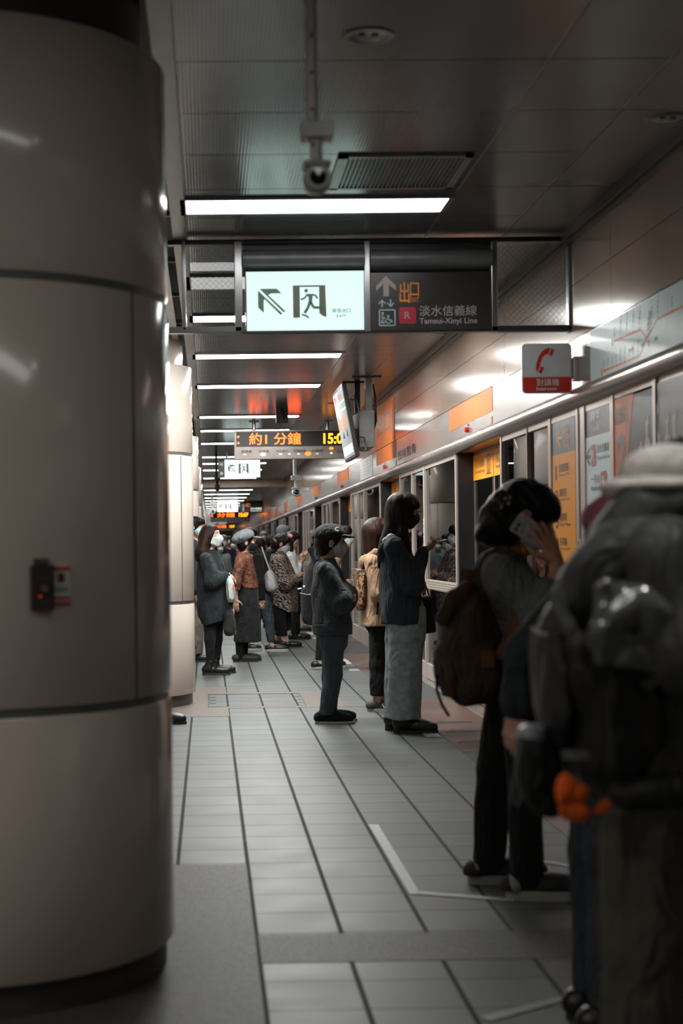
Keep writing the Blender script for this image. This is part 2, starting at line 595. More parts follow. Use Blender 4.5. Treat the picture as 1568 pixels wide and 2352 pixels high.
def fixed_bay(num, y0, pieces, far=False):
    """pieces: (from, to, kind) measured from the far jamb towards the near one, y0 is the near end"""
    root = group_empty('window_%d' % num, (XW, y0, 0))
    L = 3.8
    fr = MB()
    fr.box(XW - .01, XW + .04, y0, y0 + L, .06, .20)                    # kick rail
    fr.box(XW - .004, XW + .05, y0, y0 + L, 0, .06)
    fr.box(XW - .006, XW + .04, y0, y0 + L, 2.02, 2.062)
    for a in pieces[0]:                                                # (offset, width)
        fr.box(XW - .012, XW + .045, y0 + a[0] - a[1] / 2, y0 + a[0] + a[1] / 2, 0, 2.062)
    fr.build('frame', M_frame, root, bevel=.003)
    for (a, b, t) in pieces[1]:
        if t == 'glass':
            MB().box(XW + .012, XW + .018, y0 + a, y0 + b, .99, 2.02).build('pane', M_glass, root)
            MB().box(XW + .012, XW + .018, y0 + a, y0 + b, .20, .90).build('pane', M_glass, root)
            r = MB().box(XW - .004, XW + .03, y0 + a, y0 + b, .90, .99)
            for q in range(4): r.box(XW - .008, XW + .03, y0 + a, y0 + b, .908 + q * .021, .920 + q * .021)
            r.build('mid_rail', M_frame, root)
        elif t == 'blank':
            MB().box(XW, XW + .03, y0 + a, y0 + b, .20, 2.02).build('panel', M_frame, root)
    return root


gen = ([(3.79, .05), (2.83, .022), (1.93, .075), (.02, .05)],
       [(2.85, 3.77, 'glass'), (1.97, 2.82, 'glass'), (.05, 1.89, 'glass')])
near = ([(3.79, .05), (2.90, .024), (2.23, .07), (1.53, .06), (1.40, .10), (.78, .07), (.02, .05)],
        [(2.915, 3.77, 'glass'), (2.27, 2.885, 'glass'), (1.56, 2.2, 'blank'), (.81, 1.36, 'blank'), (.05, .75, 'blank')])
fixed_bay(1, 7.15, near)
bay2 = fixed_bay(2, 12.95, gen)
for n in range(2, 20):
    c = dup_tree(bay2, (XW, 12.95 + 5.75 * (n - 1), 0)); c.name = 'window_%d' % (n + 1)

M_ydoor = pbr('door_edge_metal', (.33, .27, .22, 1), .3, .6)


def sliding_door(num, y0):
    root = group_empty('door_%d' % num, (XW, y0, 0))
    L = 1.95
    MB().box(XW + .002, XW + .30, y0 + L - .052, y0 + L, .0, 2.062).build('jamb', M_jamb, root)
    MB().box(XW + .002, XW + .30, y0, y0 + .05, .0, 2.062).build('jamb', M_jamb, root)
    X = XW + .13
    for s in (0, 1):
        a, b = y0 + .05 + s * .925, y0 + .05 + (s + 1) * .925
        f = MB()
        f.box(X, X + .035, a, a + .03, .02, 2.05); f.box(X, X + .035, b - .03, b, .02, 2.05)
        f.box(X, X + .035, a, b, .02, .12); f.box(X, X + .035, a, b, 2.0, 2.06); f.box(X, X + .035, a, b, .93, .97)
        leaf = f.build('leaf', M_ydoor, root)
        MB().box(X + .012, X + .018, a + .03, b - .03, .12, .93).build('pane', M_glass, leaf)
        MB().box(X + .012, X + .018, a + .03, b - .03, .97, 1.83).build('pane', M_glass, leaf)
        sg = MB().box(X - .004, X + .03, a + .008, b - .008, 1.83, 2.035).build('warning_sign', M_yellow, leaf)
        fc = Face((X - .004, b, 1.83), (0, -1, 0), (0, 0, 1))
        t = MB()
        fc.text(t, '小心月台間隙', .10, .095, .42, .062, bold=.004)
        fc.text(t, 'Mind the platform gap', .10, .045, .44, .034)
        fc.line(t, [(.62, .03), (.82, .03)], .008); fc.line(t, [(.66, .03), (.66, .17), (.78, .17), (.78, .03)], .012)
        fc.disc(t, .72, .135, .018); fc.line(t, [(.72, .12), (.72, .07), (.70, .035)], .014); fc.line(t, [(.72, .07), (.74, .035)], .012)
        t.build('lettering', M_ink, sg)
        st = MB().box(X - .003, X + .03, a + .34, b - .34, .03, .115)
        st.build('sticker', M_inkorange, leaf)
    MB().box(XW + .01, XW + .28, y0, y0 + L, -.01, .012).build('sill', M_steel, root)
    return root


d1 = sliding_door(1, 11.0)
for n in range(1, 20):
    c = dup_tree(d1, (XW, 11.0 + 5.75 * n, 0)); c.name = 'door_%d' % (n + 1)
c = dup_tree(d1, (XW, 11.0 - 5.75, 0)); c.name = 'door_21'

# ---- behind the glass: the dark track bed
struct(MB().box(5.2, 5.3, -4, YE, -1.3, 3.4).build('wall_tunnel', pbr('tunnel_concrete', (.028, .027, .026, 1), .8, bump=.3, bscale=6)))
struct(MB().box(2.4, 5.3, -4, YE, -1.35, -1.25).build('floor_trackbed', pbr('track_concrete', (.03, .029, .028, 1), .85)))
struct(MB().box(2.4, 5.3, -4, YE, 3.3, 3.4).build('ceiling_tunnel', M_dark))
rl = MB(); [rl.box(x, x + .07, -4, YE, -1.25, -1.1) for x in (3.0, 4.45)]
struct(rl.build('trim_rails', pbr('rail_steel', (.12, .10, .09, 1), .35, .8)))

# ---- the other side of the island platform and the far end (seen in reflections and between people)
lw = MB(); y = -4
while y < YE:
    lw.box(-4.23, -4.2, y, y + 2.87, .0, 2.4); y += 2.875
struct(lw.build('wall_left', pbr('grey_panel_wall', (.42, .41, .39, 1), .25, .1, .06)))
struct(MB().box(-4.32, -4.22, -4, YE, 2.4, 3.1).build('wall_left_upper', M_enamel))
struct(MB().box(-4.4, 2.8, YE, YE + .2, -.1, 3.2).build('wall_end', pbr('end_wall_tile', (.38, .24, .15, 1), .4)))

# ---- round pillars
M_pillar = pbr('cream_enamel_cladding', (.74, .655, .58, 1), .16, 0, .03, 1.5, coat=.4)
M_ring = pbr('pillar_joint', (.16, .17, .165, 1), .3, .3)
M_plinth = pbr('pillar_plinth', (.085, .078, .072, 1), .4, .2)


def pillar(n, y, label):
    x = -.772
    root = group_empty('pillar', (x, y, 0)); root['label'] = label
    c = (x, y, 0)
    for j, (z0, z1) in enumerate(((.095, .845), (.870, 2.080), (2.105, 2.83))):
        MB().lathe([(.62, z0), (.645, z0), (.65, z0 + .006), (.65, z1 - .006), (.645, z1), (.62, z1)], c, 96, cap=False).build('cladding', M_pillar, root, smooth=True)
    rg = MB().lathe([(.60, .84), (.642, .84), (.642, .875), (.60, .875)], c, 96, cap=False)
    rg.lathe([(.60, 2.075), (.642, 2.075), (.642, 2.11), (.60, 2.11)], c, 96, cap=False)
    rg.build('joint_ring', M_ring, root, smooth=True)
    MB().lathe([(.0, 0), (.625, 0), (.625, .10), (.0, .10)], c, 96, cap=False).build('plinth', M_plinth, root, smooth=True)
    MB().lathe([(.0, 2.75), (.575, 2.75), (.575, 3.2), (.0, 3.2)], c, 72, cap=False).build('neck', M_pillar if n else M_plinth, root, smooth=True)  # nearest pillar: shade above the cladding put into a dark neck colour
    sm = MB()
    for an in (-31.5, 58.5, 148.5, 238.5):
        a = math.radians(an); r = Matrix.Rotation(a, 3, 'Z')
        vs = MB().box(.645, .6512, -.005, .005, .872, 2.078)
        sm.add([Vector(c) + r @ Vector(v) for v in vs.v], vs.f)
    sm.build('vertical_joint', M_ring, root)
    return root


ORD = ['first', 'second', 'third', 'fourth', 'fifth', 'sixth', 'seventh', 'eighth', 'ninth', 'tenth', 'eleventh', 'twelfth', 'thirteenth', 'fourteenth', 'fifteenth', 'sixteenth', 'seventeenth', 'eighteenth', 'nineteenth', 'twentieth', 'twenty-first', 'twenty-second', 'twenty-third', 'twenty-fourth', 'twenty-fifth']
p0 = pillar(0, 5.04, 'large cream round pillar filling the left of the view, with alarm box on it')
p1 = pillar(1, 13.40, 'second cream round pillar, just behind the nearest one')
for j in range(2, 12):
    c = dup_tree(p1, (-.772, 5.04 + 8.36 * j, 0)); c['label'] = '%s cream round pillar of the row, counting from the nearest' % ORD[j]
# ------------------------------------------------------------------ ceiling fixtures
M_lamp = emit('lamp_diffuser', (.985, 1.0, .97, 1), LAMP)
M_lampfar = emit('lamp_diffuser_far', (.985, 1.0, .97, 1), LAMP * .42)
M_lampbeam = emit('lamp_diffuser_beyond_beam', (.985, 1.0, .97, 1), LAMP * .25)
M_lampold = emit('lamp_diffuser_weak', (1.0, .97, .97, 1), LAMP * .135)
M_lampfill = emit('lamp_diffuser_fill', (1.0, .98, .95, 1), LAMP * .045)
M_lampdim = emit('lamp_diffuser_dim', (1.0, .97, .95, 1), .55)
M_lampleft = emit('lamp_diffuser_far_side', (1.0, .90, .80, 1), LAMP * .14)
M_lampleftnear = emit('lamp_diffuser_left_near', (1.0, .92, .84, 1), LAMP * .30)
M_lampfr = pbr('lamp_frame', (.34, .34, .34, 1), .35, .3)


def ceiling_light(x0, x1, y, z, w, mat, label, group=None):
    t = thing('ceiling_light', label, 'ceiling light', ((x0 + x1) / 2, y, z), 0, group)
    f = MB()
    f.box(x0 - .03, x0, y - w / 2 - .03, y + w / 2 + .03, z - .012, z + .001); f.box(x1, x1 + .03, y - w / 2 - .03, y + w / 2 + .03, z - .012, z + .001)
    f.box(x0, x1, y - w / 2 - .03, y - w / 2, z - .012, z + .001); f.box(x0, x1, y + w / 2, y + w / 2 + .03, z - .012, z + .001)
    f.build('frame', M_lampfr, t)
    MB().box(x0, x1, y - w / 2, y + w / 2, z - .008, z + .0005).build('diffuser', mat, t)
    return t


LY = [8.0, 10.32, 11.93, 14.3, 17.0, 21.0, 23.5, 26.4, 30.4, 32.8, 35.6, 39.8]
for i, y in enumerate(LY):
    ceiling_light(-.09, 1.22, y, ZC, .48 if i == 1 else .31, M_lampdim if i == 1 else (M_lampold if i == 0 else (M_lamp if y < 20 else M_lampfar)),
                  'dim wide ceiling panel seen through the wire mesh left of the exit sign' if i == 1 else
                  ['lit white ceiling strip in front of the hanging exit sign', '', 'lit white ceiling strip seen through the mesh bay of the sign frame'][i] if i < 3 else
                  '%s lit ceiling strip counting away from behind the hanging exit sign frame' % ORD[i - 3])
for i in range(26):
    y = 42.9 + 3.4 * i
    ceiling_light(-.09, 1.22, y, ZL, .22, M_lampbeam, 'lit strip in the far lower ceiling beyond the beam, %s from the beam' % ORD[i] if i < 4 else 'lit strip in the far lower ceiling, one of the dense distant rows', 'far lower ceiling strips')
for i in range(9):
    y = [-1.5, 2.2, 6.0, 10.0, 14.3, 18.5, 23, 28, 34][i]
    ceiling_light(-3.4, -2.1, y, ZC, .31, M_lampleft if i > 1 else M_lampleftnear, 'warm ceiling strip over the far side of the pillars', 'ceiling strips over the far side')


ceiling_light(-.09, 1.22, 2.75, ZC, .31, M_lampfill, 'weak fill ceiling strip added out of view, before the security camera pole')  # unseen strip added as fill to brighten the nearest pillar

# wire mesh and posts of the sign frame
GY = 8.85
KG = GY / FPX


def G(px, py): return P(px, py, GY)


M_frameG = pbr('gantry_steel', (.34, .35, .35, 1), .26, .8, .06)
M_framedk = pbr('gantry_dark', (.06, .062, .062, 1), .35, .5)
ga = thing('sign_frame', 'grey steel frame hanging across the platform, holding the two signs', 'sign frame', (*G(845, 555)[:1], GY, ZC))


def gbox(x0, x1, y0, y1, d0, d1, mb=None):
    xc, yc = (x0 + x1) / 2, (y0 + y1) / 2
    a, _ = G(x0, yc); b, _ = G(x1, yc); _, t = G(xc, y0); _, l = G(xc, y1)
    return (mb or MB()).box(a, b, GY + d0, GY + d1, l, t)


gbox(385, 1326, 549, 560, -.03, .03).build('top_rail', M_framedk, ga, bevel=.003)
for (x0, x1, y0, y1) in ((418, 427, 555, 760), (538, 556, 555, 764), (836, 849, 555, 764), (1126, 1140, 555, 764), (1302, 1320, 555, 764)):
    gbox(x0, x1, y0, y1, -.035, .035).build('post', M_frameG, ga, bevel=.004)
gbox(388, 556, 752, 766, -.035, .035).build('bottom_rail', M_frameG, ga, bevel=.004)
gbox(1126, 1320, 749, 762, -.035, .035).build('bottom_rail', M_framedk, ga, bevel=.004)
gbox(556, 1126, 757, 765, -.03, .03).build('bottom_rail', M_framedk, ga, bevel=.004)
M_mesh = glass_mat('wired_glass', (.86, .88, .88, 1), 1.35)
wm = MB()
for (x0, x1, y0, y1) in ((427, 538, 560, 752), (1140, 1302, 560, 749)):
    a, zt = G(x0, y0); b, zb = G(x1, y1)
    gbox(x0, x1, y0, y1, -.002, .002).build('mesh_pane', M_mesh, ga)
    s = .034; L = b - a; Hh = zt - zb; q = -Hh
    while q < L:
        for sg in (1, -1):
            p, r = [], None
            t0, t1 = max(0, -q), min(Hh, L - q)
            if t1 > t0:
                xa, xb = (a + q + t0, a + q + t1) if sg > 0 else (b - q - t0, b - q - t1)
                wm.tube([(xa, GY, zb + t0), (xb, GY, zb + t1)], .0006, 4)
        q += s
wm.build('wire_mesh', pbr('wire', (.10, .10, .10, 1), .4, .6), ga)
for nm, x0, x1 in (('lamp_housing', 557, 836), ('lamp_housing', 849, 1126)):
    a, zc = G(x0, 600); b, _ = G(x1, 600)
    h = MB()
    pr = [(GY + .05, zc + .06), (GY - .02, zc + .06)] + [(GY - .02 - .05 * math.cos(math.radians(t)), zc + .01 + .05 * math.sin(math.radians(t))) for t in range(60, -61, -20)] + [(GY + .03, zc - .062), (GY + .05, zc - .062)]
    hh = h.extr(pr, 'x', a, b).build(nm, pbr('grey_housing', (.20, .215, .215, 1), .4, .3), ga, smooth=True)
    if x0 == 557:
        v = MB()
        for cx in (624, 772):
            fc = Face((G(cx, 588)[0], GY - .064, G(cx, 588)[1]), (1, 0, 0), (0, 0, 1))
            fc.rrect(v, -.046, .046, -.014, .014, .013, .0, .004)
        v.build('vent', M_dark, hh)
gbox(557, 1126, 560, 577, -.0, .02).build('back_plate', pbr('dark_metal_plate', (.10, .10, .098, 1), .4, .3), ga)

# --- illuminated exit sign
M_exit = emit('exit_sign_face', (.70, .93, .86, 1), .80)
M_exitg = pbr('exit_green', (.075, .20, .12, 1), .4)
M_exitg2 = pbr('exit_olive', (.12, .13, .085, 1), .4)


def exit_sign(name, label, o, k, d, lit=M_exit, group=None):
    """o: lower left corner of the lit face, k: metres per photo pixel of the first sign"""
    t = thing(name, label, 'exit sign', (o[0] + 134 * k, d, o[1] + 135 * k), 0, group)
    W_, H_ = 268 * k, 135 * k
    MB().box(o[0] - 3 * k, o[0] + W_ + 3 * k, d - .03, d + .05, o[1] - 3 * k, o[1] + H_ + 2 * k).build('housing', M_frameG, t, bevel=.004)
    MB().box(o[0], o[0] + W_, d - .036, d - .03, o[1], o[1] + H_).build('light_box', lit, t)
    f = Face((o[0], d - .036, o[1]), (k, 0, 0), (0, 0, k), (0, -1, 0))

    def A(x, y): return (370 + .1913 * x - 567, 762 - (520 + .1913 * y))

    def B(x, y): return (560 + .37 * x - 567, 762 - (600 + .37 * y))
    m = MB()
    f.poly(m, [A(*p) for p in ((1185, 765), (1390, 765), (1445, 820), (1330, 820), (1285, 838), (1490, 1035), (1468, 1047))])
    f.poly(m, [A(*p) for p in ((1165, 785), (1165, 988), (1232, 1052), (1232, 905), (1243, 888), (1432, 1077), (1455, 1064))])
    m.build('arrow', M_exitg, t)
    m = MB()
    for q in (((305, 160), (347, 160), (347, 360), (305, 360)), ((347, 160), (467, 160), (467, 170), (347, 170)), ((467, 160), (505, 160), (511, 358), (488, 350), (467, 332))):
        f.poly(m, [B(*p) for p in q], .001)
    m.build('door_pictogram', M_exitg2, t)
    m = MB()
    f.disc(m, *B(387, 193), 4.2)
    f.poly(m, [B(*p) for p in ((385, 213), (428, 213), (426, 240), (422, 268), (400, 268), (402, 236))], .0016)
    for ln, w in ((((392, 220), (372, 243), (352, 247)), 4), (((420, 218), (444, 222), (456, 243)), 4), (((414, 262), (430, 297), (482, 299)), 6), (((410, 262), (396, 300), (376, 332)), 6.5), (((358, 340), (380, 346), (402, 360)), 4), (((482, 290), (484, 304)), 4)):
        f.line(m, [B(*p) for p in ln], w, .0018)
    m.build('running_figure', M_exitg, t)
    m = MB()
    f.text(m, '緊急出口', *B(548, 331), 42, 9.6, bold=.006)
    f.text(m, 'EXIT', *B(574, 360), 22, 6)
    m.build('lettering', M_exitg, t)
    return t


x0, z0 = G(567, 762)
exit_sign('exit_sign', 'large lit white emergency exit sign with green running figure and arrow', (x0, z0), KG, GY)

# --- dark direction sign beside it
t = thing('direction_sign', 'dark grey sign with orange exit characters and red line badge', 'direction sign', (G(989, 762)[0], GY, z0))
x1, z1 = G(850, 762)
MB().box(x1, x1 + 278 * KG, GY - .034, GY + .05, z1, z1 + 134 * KG).build('panel', pbr('charcoal_sign', (.040, .037, .035, 1), .3), t, bevel=.003)
f = Face((x1, GY - .034, z1), (KG, 0, 0), (0, 0, KG), (0, -1, 0))


def B(x, y): return (560 + .37 * x - 850, 762 - (600 + .37 * y))


M_signgrey = pbr('sign_warm_grey', (.36, .30, .27, 1), .4)
M_signteal = pbr('sign_pale_teal', (.30, .43, .44, 1), .4)
m = MB(); f.poly(m, [B(*p) for p in ((880, 98), (942, 160), (942, 190), (898, 150), (898, 225), (864, 225), (864, 150), (820, 190), (820, 160))])
m.build('arrow', M_signgrey, t)
m = MB()
f.text(m, '出', *B(965, 266), 22, 47, bold=.02); f.text(m, '口', *B(1030, 228), 20, 32, bold=.02)
f.text(m, 'EXIT', *B(1030, 262), 20, 10.5)
m.build('exit_lettering', pbr('sign_orange', (.80, .23, .02, 1), .4), t)
m = MB()
for x, s in ((855, 1), (908, -1)):
    ps = [(0, -24), (22, -2), (22, 8), (5, -8), (5, 24), (-5, 24), (-5, -8), (-22, 8), (-22, -2)]
    f.poly(m, [B(x + a, 268 + s * b) for a, b in ps])
f.line(m, [B(838, 309), B(934, 309), B(934, 405), B(838, 405), B(838, 309)], 3)
f.disc(m, *B(858, 330), 3); f.line(m, [B(858, 340), B(860, 368), B(852, 392)], 5); f.line(m, [B(860, 368), B(868, 392)], 3.5); f.line(m, [B(858, 345), B(872, 362)], 3)
f.disc(m, *B(892, 348), 2.8); f.line(m, [B(892, 356), B(895, 372), B(912, 372), B(918, 388)], 3)
f.line(m, [B(893 + 17 * math.cos(a / 3), 376 + 15 * math.sin(a / 3)) for a in range(0, 14)], 2.2)
m.build('lift_pictogram', M_signteal, t)
m = MB(); f.rrect(m, *sum(zip(B(960, 396), B(1065, 293)), ())[0:2], *sum(zip(B(960, 396), B(1065, 293)), ())[2:4], 5)
bd = m.build('line_badge', pbr('crimson', (.42, .022, .045, 1), .4), t)
m = MB(); f.text(m, 'R', *B(992, 365), 14, 16, .003, bold=.02); m.build('badge_letter', M_signgrey, bd)
m = MB(); f.text(m, '淡水信義線', *B(1085, 349), 132, 24, bold=.012); f.text(m, 'Tamsui-Xinyi Line', *B(1085, 408), 133, 17, bold=.015)
m.build('lettering', pbr('sign_text_grey', (.40, .37, .36, 1), .4), t)

# --- security cameras on poles
M_cam = pbr('camera_white', (.55, .54, .52, 1), .4, .1)
M_lens = pbr('camera_lens', (.01, .011, .012, 1), .08, 0, coat=.6)


def pole_camera(x, d, ztop, zbox, kx, label, col, holes=True):
    t = thing('security_camera', label, 'security camera', (x, d, ztop))
    p = MB().lathe([(.017 * kx, zbox), (.017 * kx, ztop)], (x, d, 0), 20); po = p.build('pole', col, t, smooth=True)
    if holes:
        h = MB()
        for zz in (2.46, 2.56, 2.665, 2.77, 2.88): h.lathe([(.0055, -.0006), (.0055, .0006)], (x, d - .0172, zz), 12, 'y')
        h.build('hole', M_dark, po)
    MB().box(x - .034 * kx, x + .058 * kx, d - .035 * kx, d + .035 * kx, zbox - .045 * kx, zbox + .002).build('junction_box', col, t, bevel=.004)
    MB().lathe([(.014 * kx, zbox - .12 * kx), (.018 * kx, zbox - .10 * kx), (.018 * kx, zbox - .045 * kx)], (x + .01 * kx, d, 0), 20).build('stem', col, t, smooth=True)
    zc = zbox - .158 * kx
    b = MB().lathe([(.0, -.04 * kx), (.034 * kx, -.038 * kx), (.039 * kx, -.03 * kx), (.041 * kx, .0), (.040 * kx, .04 * kx), (.030 * kx, .06 * kx), (0, .065 * kx)], (x + .012 * kx, d, zc), 36, 'y', cap=False)
    bo = b.build('camera_head', col, t, smooth=True)
    MB().lathe([(.0, -.042 * kx), (.024 * kx, -.0405 * kx), (.024 * kx, -.03 * kx)], (x + .012 * kx, d, zc), 30, 'y', cap=False).build('lens', M_lens, bo, smooth=True)
    MB().box(x - .03 * kx, x + .05 * kx, d - .05 * kx, d + .05 * kx, zc + .03 * kx, zc + .046 * kx).build('sunshield', col, bo, bevel=.008)
    return t


x, z = P(717, 285, 4.5)
pole_camera(x, 4.5, ZC, z, 1.0, 'nearest security camera hanging on a drilled white pole', M_cam)
x, z = P(677, 1092, 26.0)
pole_camera(x, 26.0, ZC, z, 1.75, 'white security camera on a thin pole beyond the departure board', M_white, False)
x, z = P(497, 1108, 29.0)
pole_camera(x, 29.0, ZC, z + .1, 1.3, 'dark security camera under the small second exit sign', M_black, False)
x, z = P(487, 1146, 47.0)
pole_camera(x, 47.0, ZL, z - .1, 1.8, 'distant white security camera in front of the far exit sign', M_white, False)

# --- downlights and a vent
M_chrome = pbr('downlight_reflector', (.22, .22, .22, 1), .15, .9)
for (px, py, lab) in ((845, 82, 'unlit round downlight above the nearest security camera pole'), (1532, 272, 'unlit round downlight near the right edge of the ceiling'), (1010, 766, 'small round downlight in the ceiling below the dark sign'), (768, 926, 'tiny round downlight above the departure board clock')):
    xx, zz = ray(px, py); d = (ZC - EYE) / zz
    t = thing('downlight', lab, 'downlight', (xx * d, d, ZC))
    MB().lathe([(.068, -.004), (.086, -.006), (.090, -.001), (.090, .004)], (xx * d, d, ZC), 40, cap=False).build('rim', M_lampfr, t, smooth=True)
    MB().lathe([(.068, -.003), (.060, -.002), (.040, -.001), (.0, -.0005)], (xx * d, d, ZC), 40, cap=False).build('reflector', M_chrome, t, smooth=True)
    b = MB()
    for s in (-.022, .022): b.lathe([(.0, -.008), (.012, -.007), (.012, -.001)], (xx * d + s, d, ZC), 16, cap=False)
    b.build('bulb', M_white, t, smooth=True)
t = thing('downlight', 'added fill downlight over the person with the white hat, above the frame', 'downlight', (1.15, 3.05, ZC))  # added out of view: glowing downlight and spot to brighten hat and backpack
MB().lathe([(.068, -.004), (.086, -.006), (.090, -.001), (.090, .004)], (1.15, 3.05, ZC), 40, cap=False).build('rim', M_lampfr, t, smooth=True)
MB().lathe([(.068, -.003), (.0, -.001)], (1.15, 3.05, ZC), 40, cap=False).build('reflector', emit('fill_downlight_glow', (1, .97, .92, 1), 6.0), t)
ld = bpy.data.lights.new('fill_downlight_spot', 'SPOT'); ld.energy = 42; ld.spot_size = math.radians(58); ld.spot_blend = .6; ld.shadow_soft_size = .06; ld.color = (1, .97, .93)
lo_ = bpy.data.objects.new('fill_downlight_spot', ld); COL.objects.link(lo_); lo_.location = (0, 0, -.02); lo_.parent = t
t = thing('air_vent', 'dark slatted air vent in the ceiling beside the nearest camera', 'air vent', (.93, 7.3, ZC))
fr = MB()
for (a, b, c, d) in ((.60, 1.20, 6.985, 7.02), (.60, 1.20, 7.60, 7.635), (.60, .645, 6.985, 7.635), (1.165, 1.20, 6.985, 7.635)): fr.box(a, b, c, d, ZC - .012, ZC + .001)
fr.build('frame', M_trimlight, t)
MB().box(.645, 1.165, 7.02, 7.60, ZC - .003, ZC + .001).build('backing', M_dark, t)
sl = MB()
for i in range(26): sl.box(.655 + i * .0198, .663 + i * .0198, 7.02, 7.60, ZC - .010, ZC - .002)
sl.build('slat_set', M_lampfr, t)

# --- LED departure board
M_led = emit('led_orange', (1.0, .095, .006, 1), 5.0)
M_ledy = emit('led_yellow', (1.0, .32, .012, 1), 3.2)
M_ledw = emit('led_white', (.85, .95, .8, 1), 1.3)
M_bd = pbr('board_housing', (.30, .26, .235, 1), .35, .4)


def led_board(label, px0, px1, pyt, pyb, d, text, clock, ceil, detail=True, hang=(583, 752)):
    a, zt = P(px0, pyt, d); b, zb = P(px1, pyb, d); zb = P(px0, pyb, d)[1]
    t = thing('departure_board', label, 'departure board', ((a + b) / 2, d, ceil))
    hh = zt - zb; k = hh / 66
    MB().box(a, b, d - .06, d + .06, zb, zt).build('housing', M_bd, t, bevel=.006)
    MB().box(a + 5 * k, b - 5 * k, d - .066, d - .06, zb + 29 * k, zt - 3 * k).build('screen', M_dark, t)
    f = Face((a, d - .066, zb), (k, 0, 0), (0, 0, k), (0, -1, 0))
    w = (b - a) / k
    m = MB(); f.text(m, text, 7, 33, 146, 27, .002, bold=.022); m.build('message', M_led, t)
    m = MB(); f.text(m, clock, w - 70, 33, 60, 25, .002, bold=.03); m.build('clock', M_ledy, t)
    if detail:
        m = MB()
        for i, s in enumerate(('南勢角', '行天宮', '中山國小', '民權西路', '大橋頭')): f.text(m, s, 16 + i * 40, 15, 24 if i < 2 else 28, 6)
        f.text(m, '往迴龍', w - 40, 12, 26, 7)
        m.build('route_lettering', M_ink, t)
        for i, (lx, r, mt) in enumerate(((66, 6.5, M_ledw), (24, 3.5, M_white), (106, 3.6, M_white), (126, 3.6, M_white), (147, 3.6, M_white), (169, 7, M_led), (190, 3.8, M_white), (w - 52, 5, M_led), (w - 52, 3, M_ledw))):
            m = MB(); f.disc(m, lx, 11 if i < 7 else (23 if i == 7 else 12), r, r * .62, .002); m.build('indicator_lamp', mt, t)
    for hx in hang:
        c = P(hx, pyt, d)[0]
        MB().lathe([(.026, zt), (.026, ceil - .012), (.07, ceil - .011), (.07, ceil)], (c, d, 0), 16).build('hanger', M_frameG, t, smooth=True)
    return t


led_board('orange departure board on two hangers, partly behind the hanging screen', 537, 812, 990, 1056, 21.9, '：約1 分鐘', '15:07', ZC)
led_board('second departure board far down the platform, showing orange text and time', 483, 574, 1176, 1200, 66.0, '1 分鐘', '15:07', ZL, False, (500, 556))
led_board('farthest tiny departure board glowing orange above the crowd', 488, 541, 1205.5, 1219, 103.0, '1 分鐘', '15:07', ZL, False, (500, 530))

# --- exit signs further on
o = P(516, 1097, 27.8)
t = exit_sign('exit_sign', 'small second exit sign hanging below the departure board', o, (597 - 516) / 268 * 27.8 / FPX, 27.8, emit('exit_face_far', (.80, .95, .92, 1), 1.0))
a, zb = P(501, 1098, 27.8); b, zt = P(515, 1058, 27.8)
side = MB().box(a, b, 27.77, 27.85, zb, zt).build('side_box', M_framedk, t, bevel=.004)
fc = Face((a, 27.77, zb), (1, 0, 0), (0, 0, 1), (0, -1, 0)); m = MB()
fc.disc(m, .06, .08, .028); fc.disc(m, .06, .24, .028); m.build('lamp_spot', M_inkwhite, side)
MB().lathe([(.02, zt), (.02, ZC)], ((a + b) / 2 + .1, 27.83, 0), 12).build('hanger', M_frameG, t)
MB().lathe([(.02, zt), (.02, ZC)], ((a + b) / 2 + .6, 27.83, 0), 12).build('hanger', M_frameG, t)
o = P(499, 1176, 54.0)
t = exit_sign('exit_sign', 'distant lit white exit sign beyond the beam', o, (546 - 499) / 268 * 54 / FPX, 54.0, emit('exit_face_farther', (.9, .97, .95, 1), 1.3))
MB().lathe([(.03, o[1] + .3), (.03, ZL)], (o[0] + .35, 54.0, 0), 12).build('hanger', M_frameG, t)
t = thing('direction_sign', 'distant dark direction sign beside the far exit sign', 'direction sign', (P(577, 1176, 54)[0], 54, ZL))
a, zb = P(551, 1178, 54); b, zt = P(604, 1149, 54)
MB().box(a, b, 53.96, 54.04, zb, zt).build('panel', M_framedk, t)
k = 54 / FPX; fc = Face((a, 53.96, zb), (k, 0, 0), (0, 0, k), (0, -1, 0))
m = MB(); fc.poly(m, [(3, 16), (8, 22), (13, 16), (10.5, 16), (10.5, 3), (5.5, 3), (5.5, 16)]); m.build('arrow', M_inkwhite, t)
m = MB(); fc.text(m, '出口', 14, 13, 9, 9, bold=.02); m.build('exit_lettering', emit('far_orange', (1, .25, .01, 1), .8), t)
m = MB(); fc.rrect(m, 14.5, 21, 3, 9.5, 1); m.build('line_badge', pbr('crimson', (.42, .022, .045, 1), .4), t)
m = MB(); fc.text(m, '淡水信義線', 24, 7, 26, 5, bold=.03); fc.text(m, 'Tamsui-Xinyi Line', 24, 2.5, 26, 3, bold=.03); m.build('lettering', emit('far_white', (.9, .95, .92, 1), .9), t)
MB().lathe([(.03, zt), (.03, ZL)], ((a + b) / 2, 54.0, 0), 12).build('hanger', M_frameG, t)

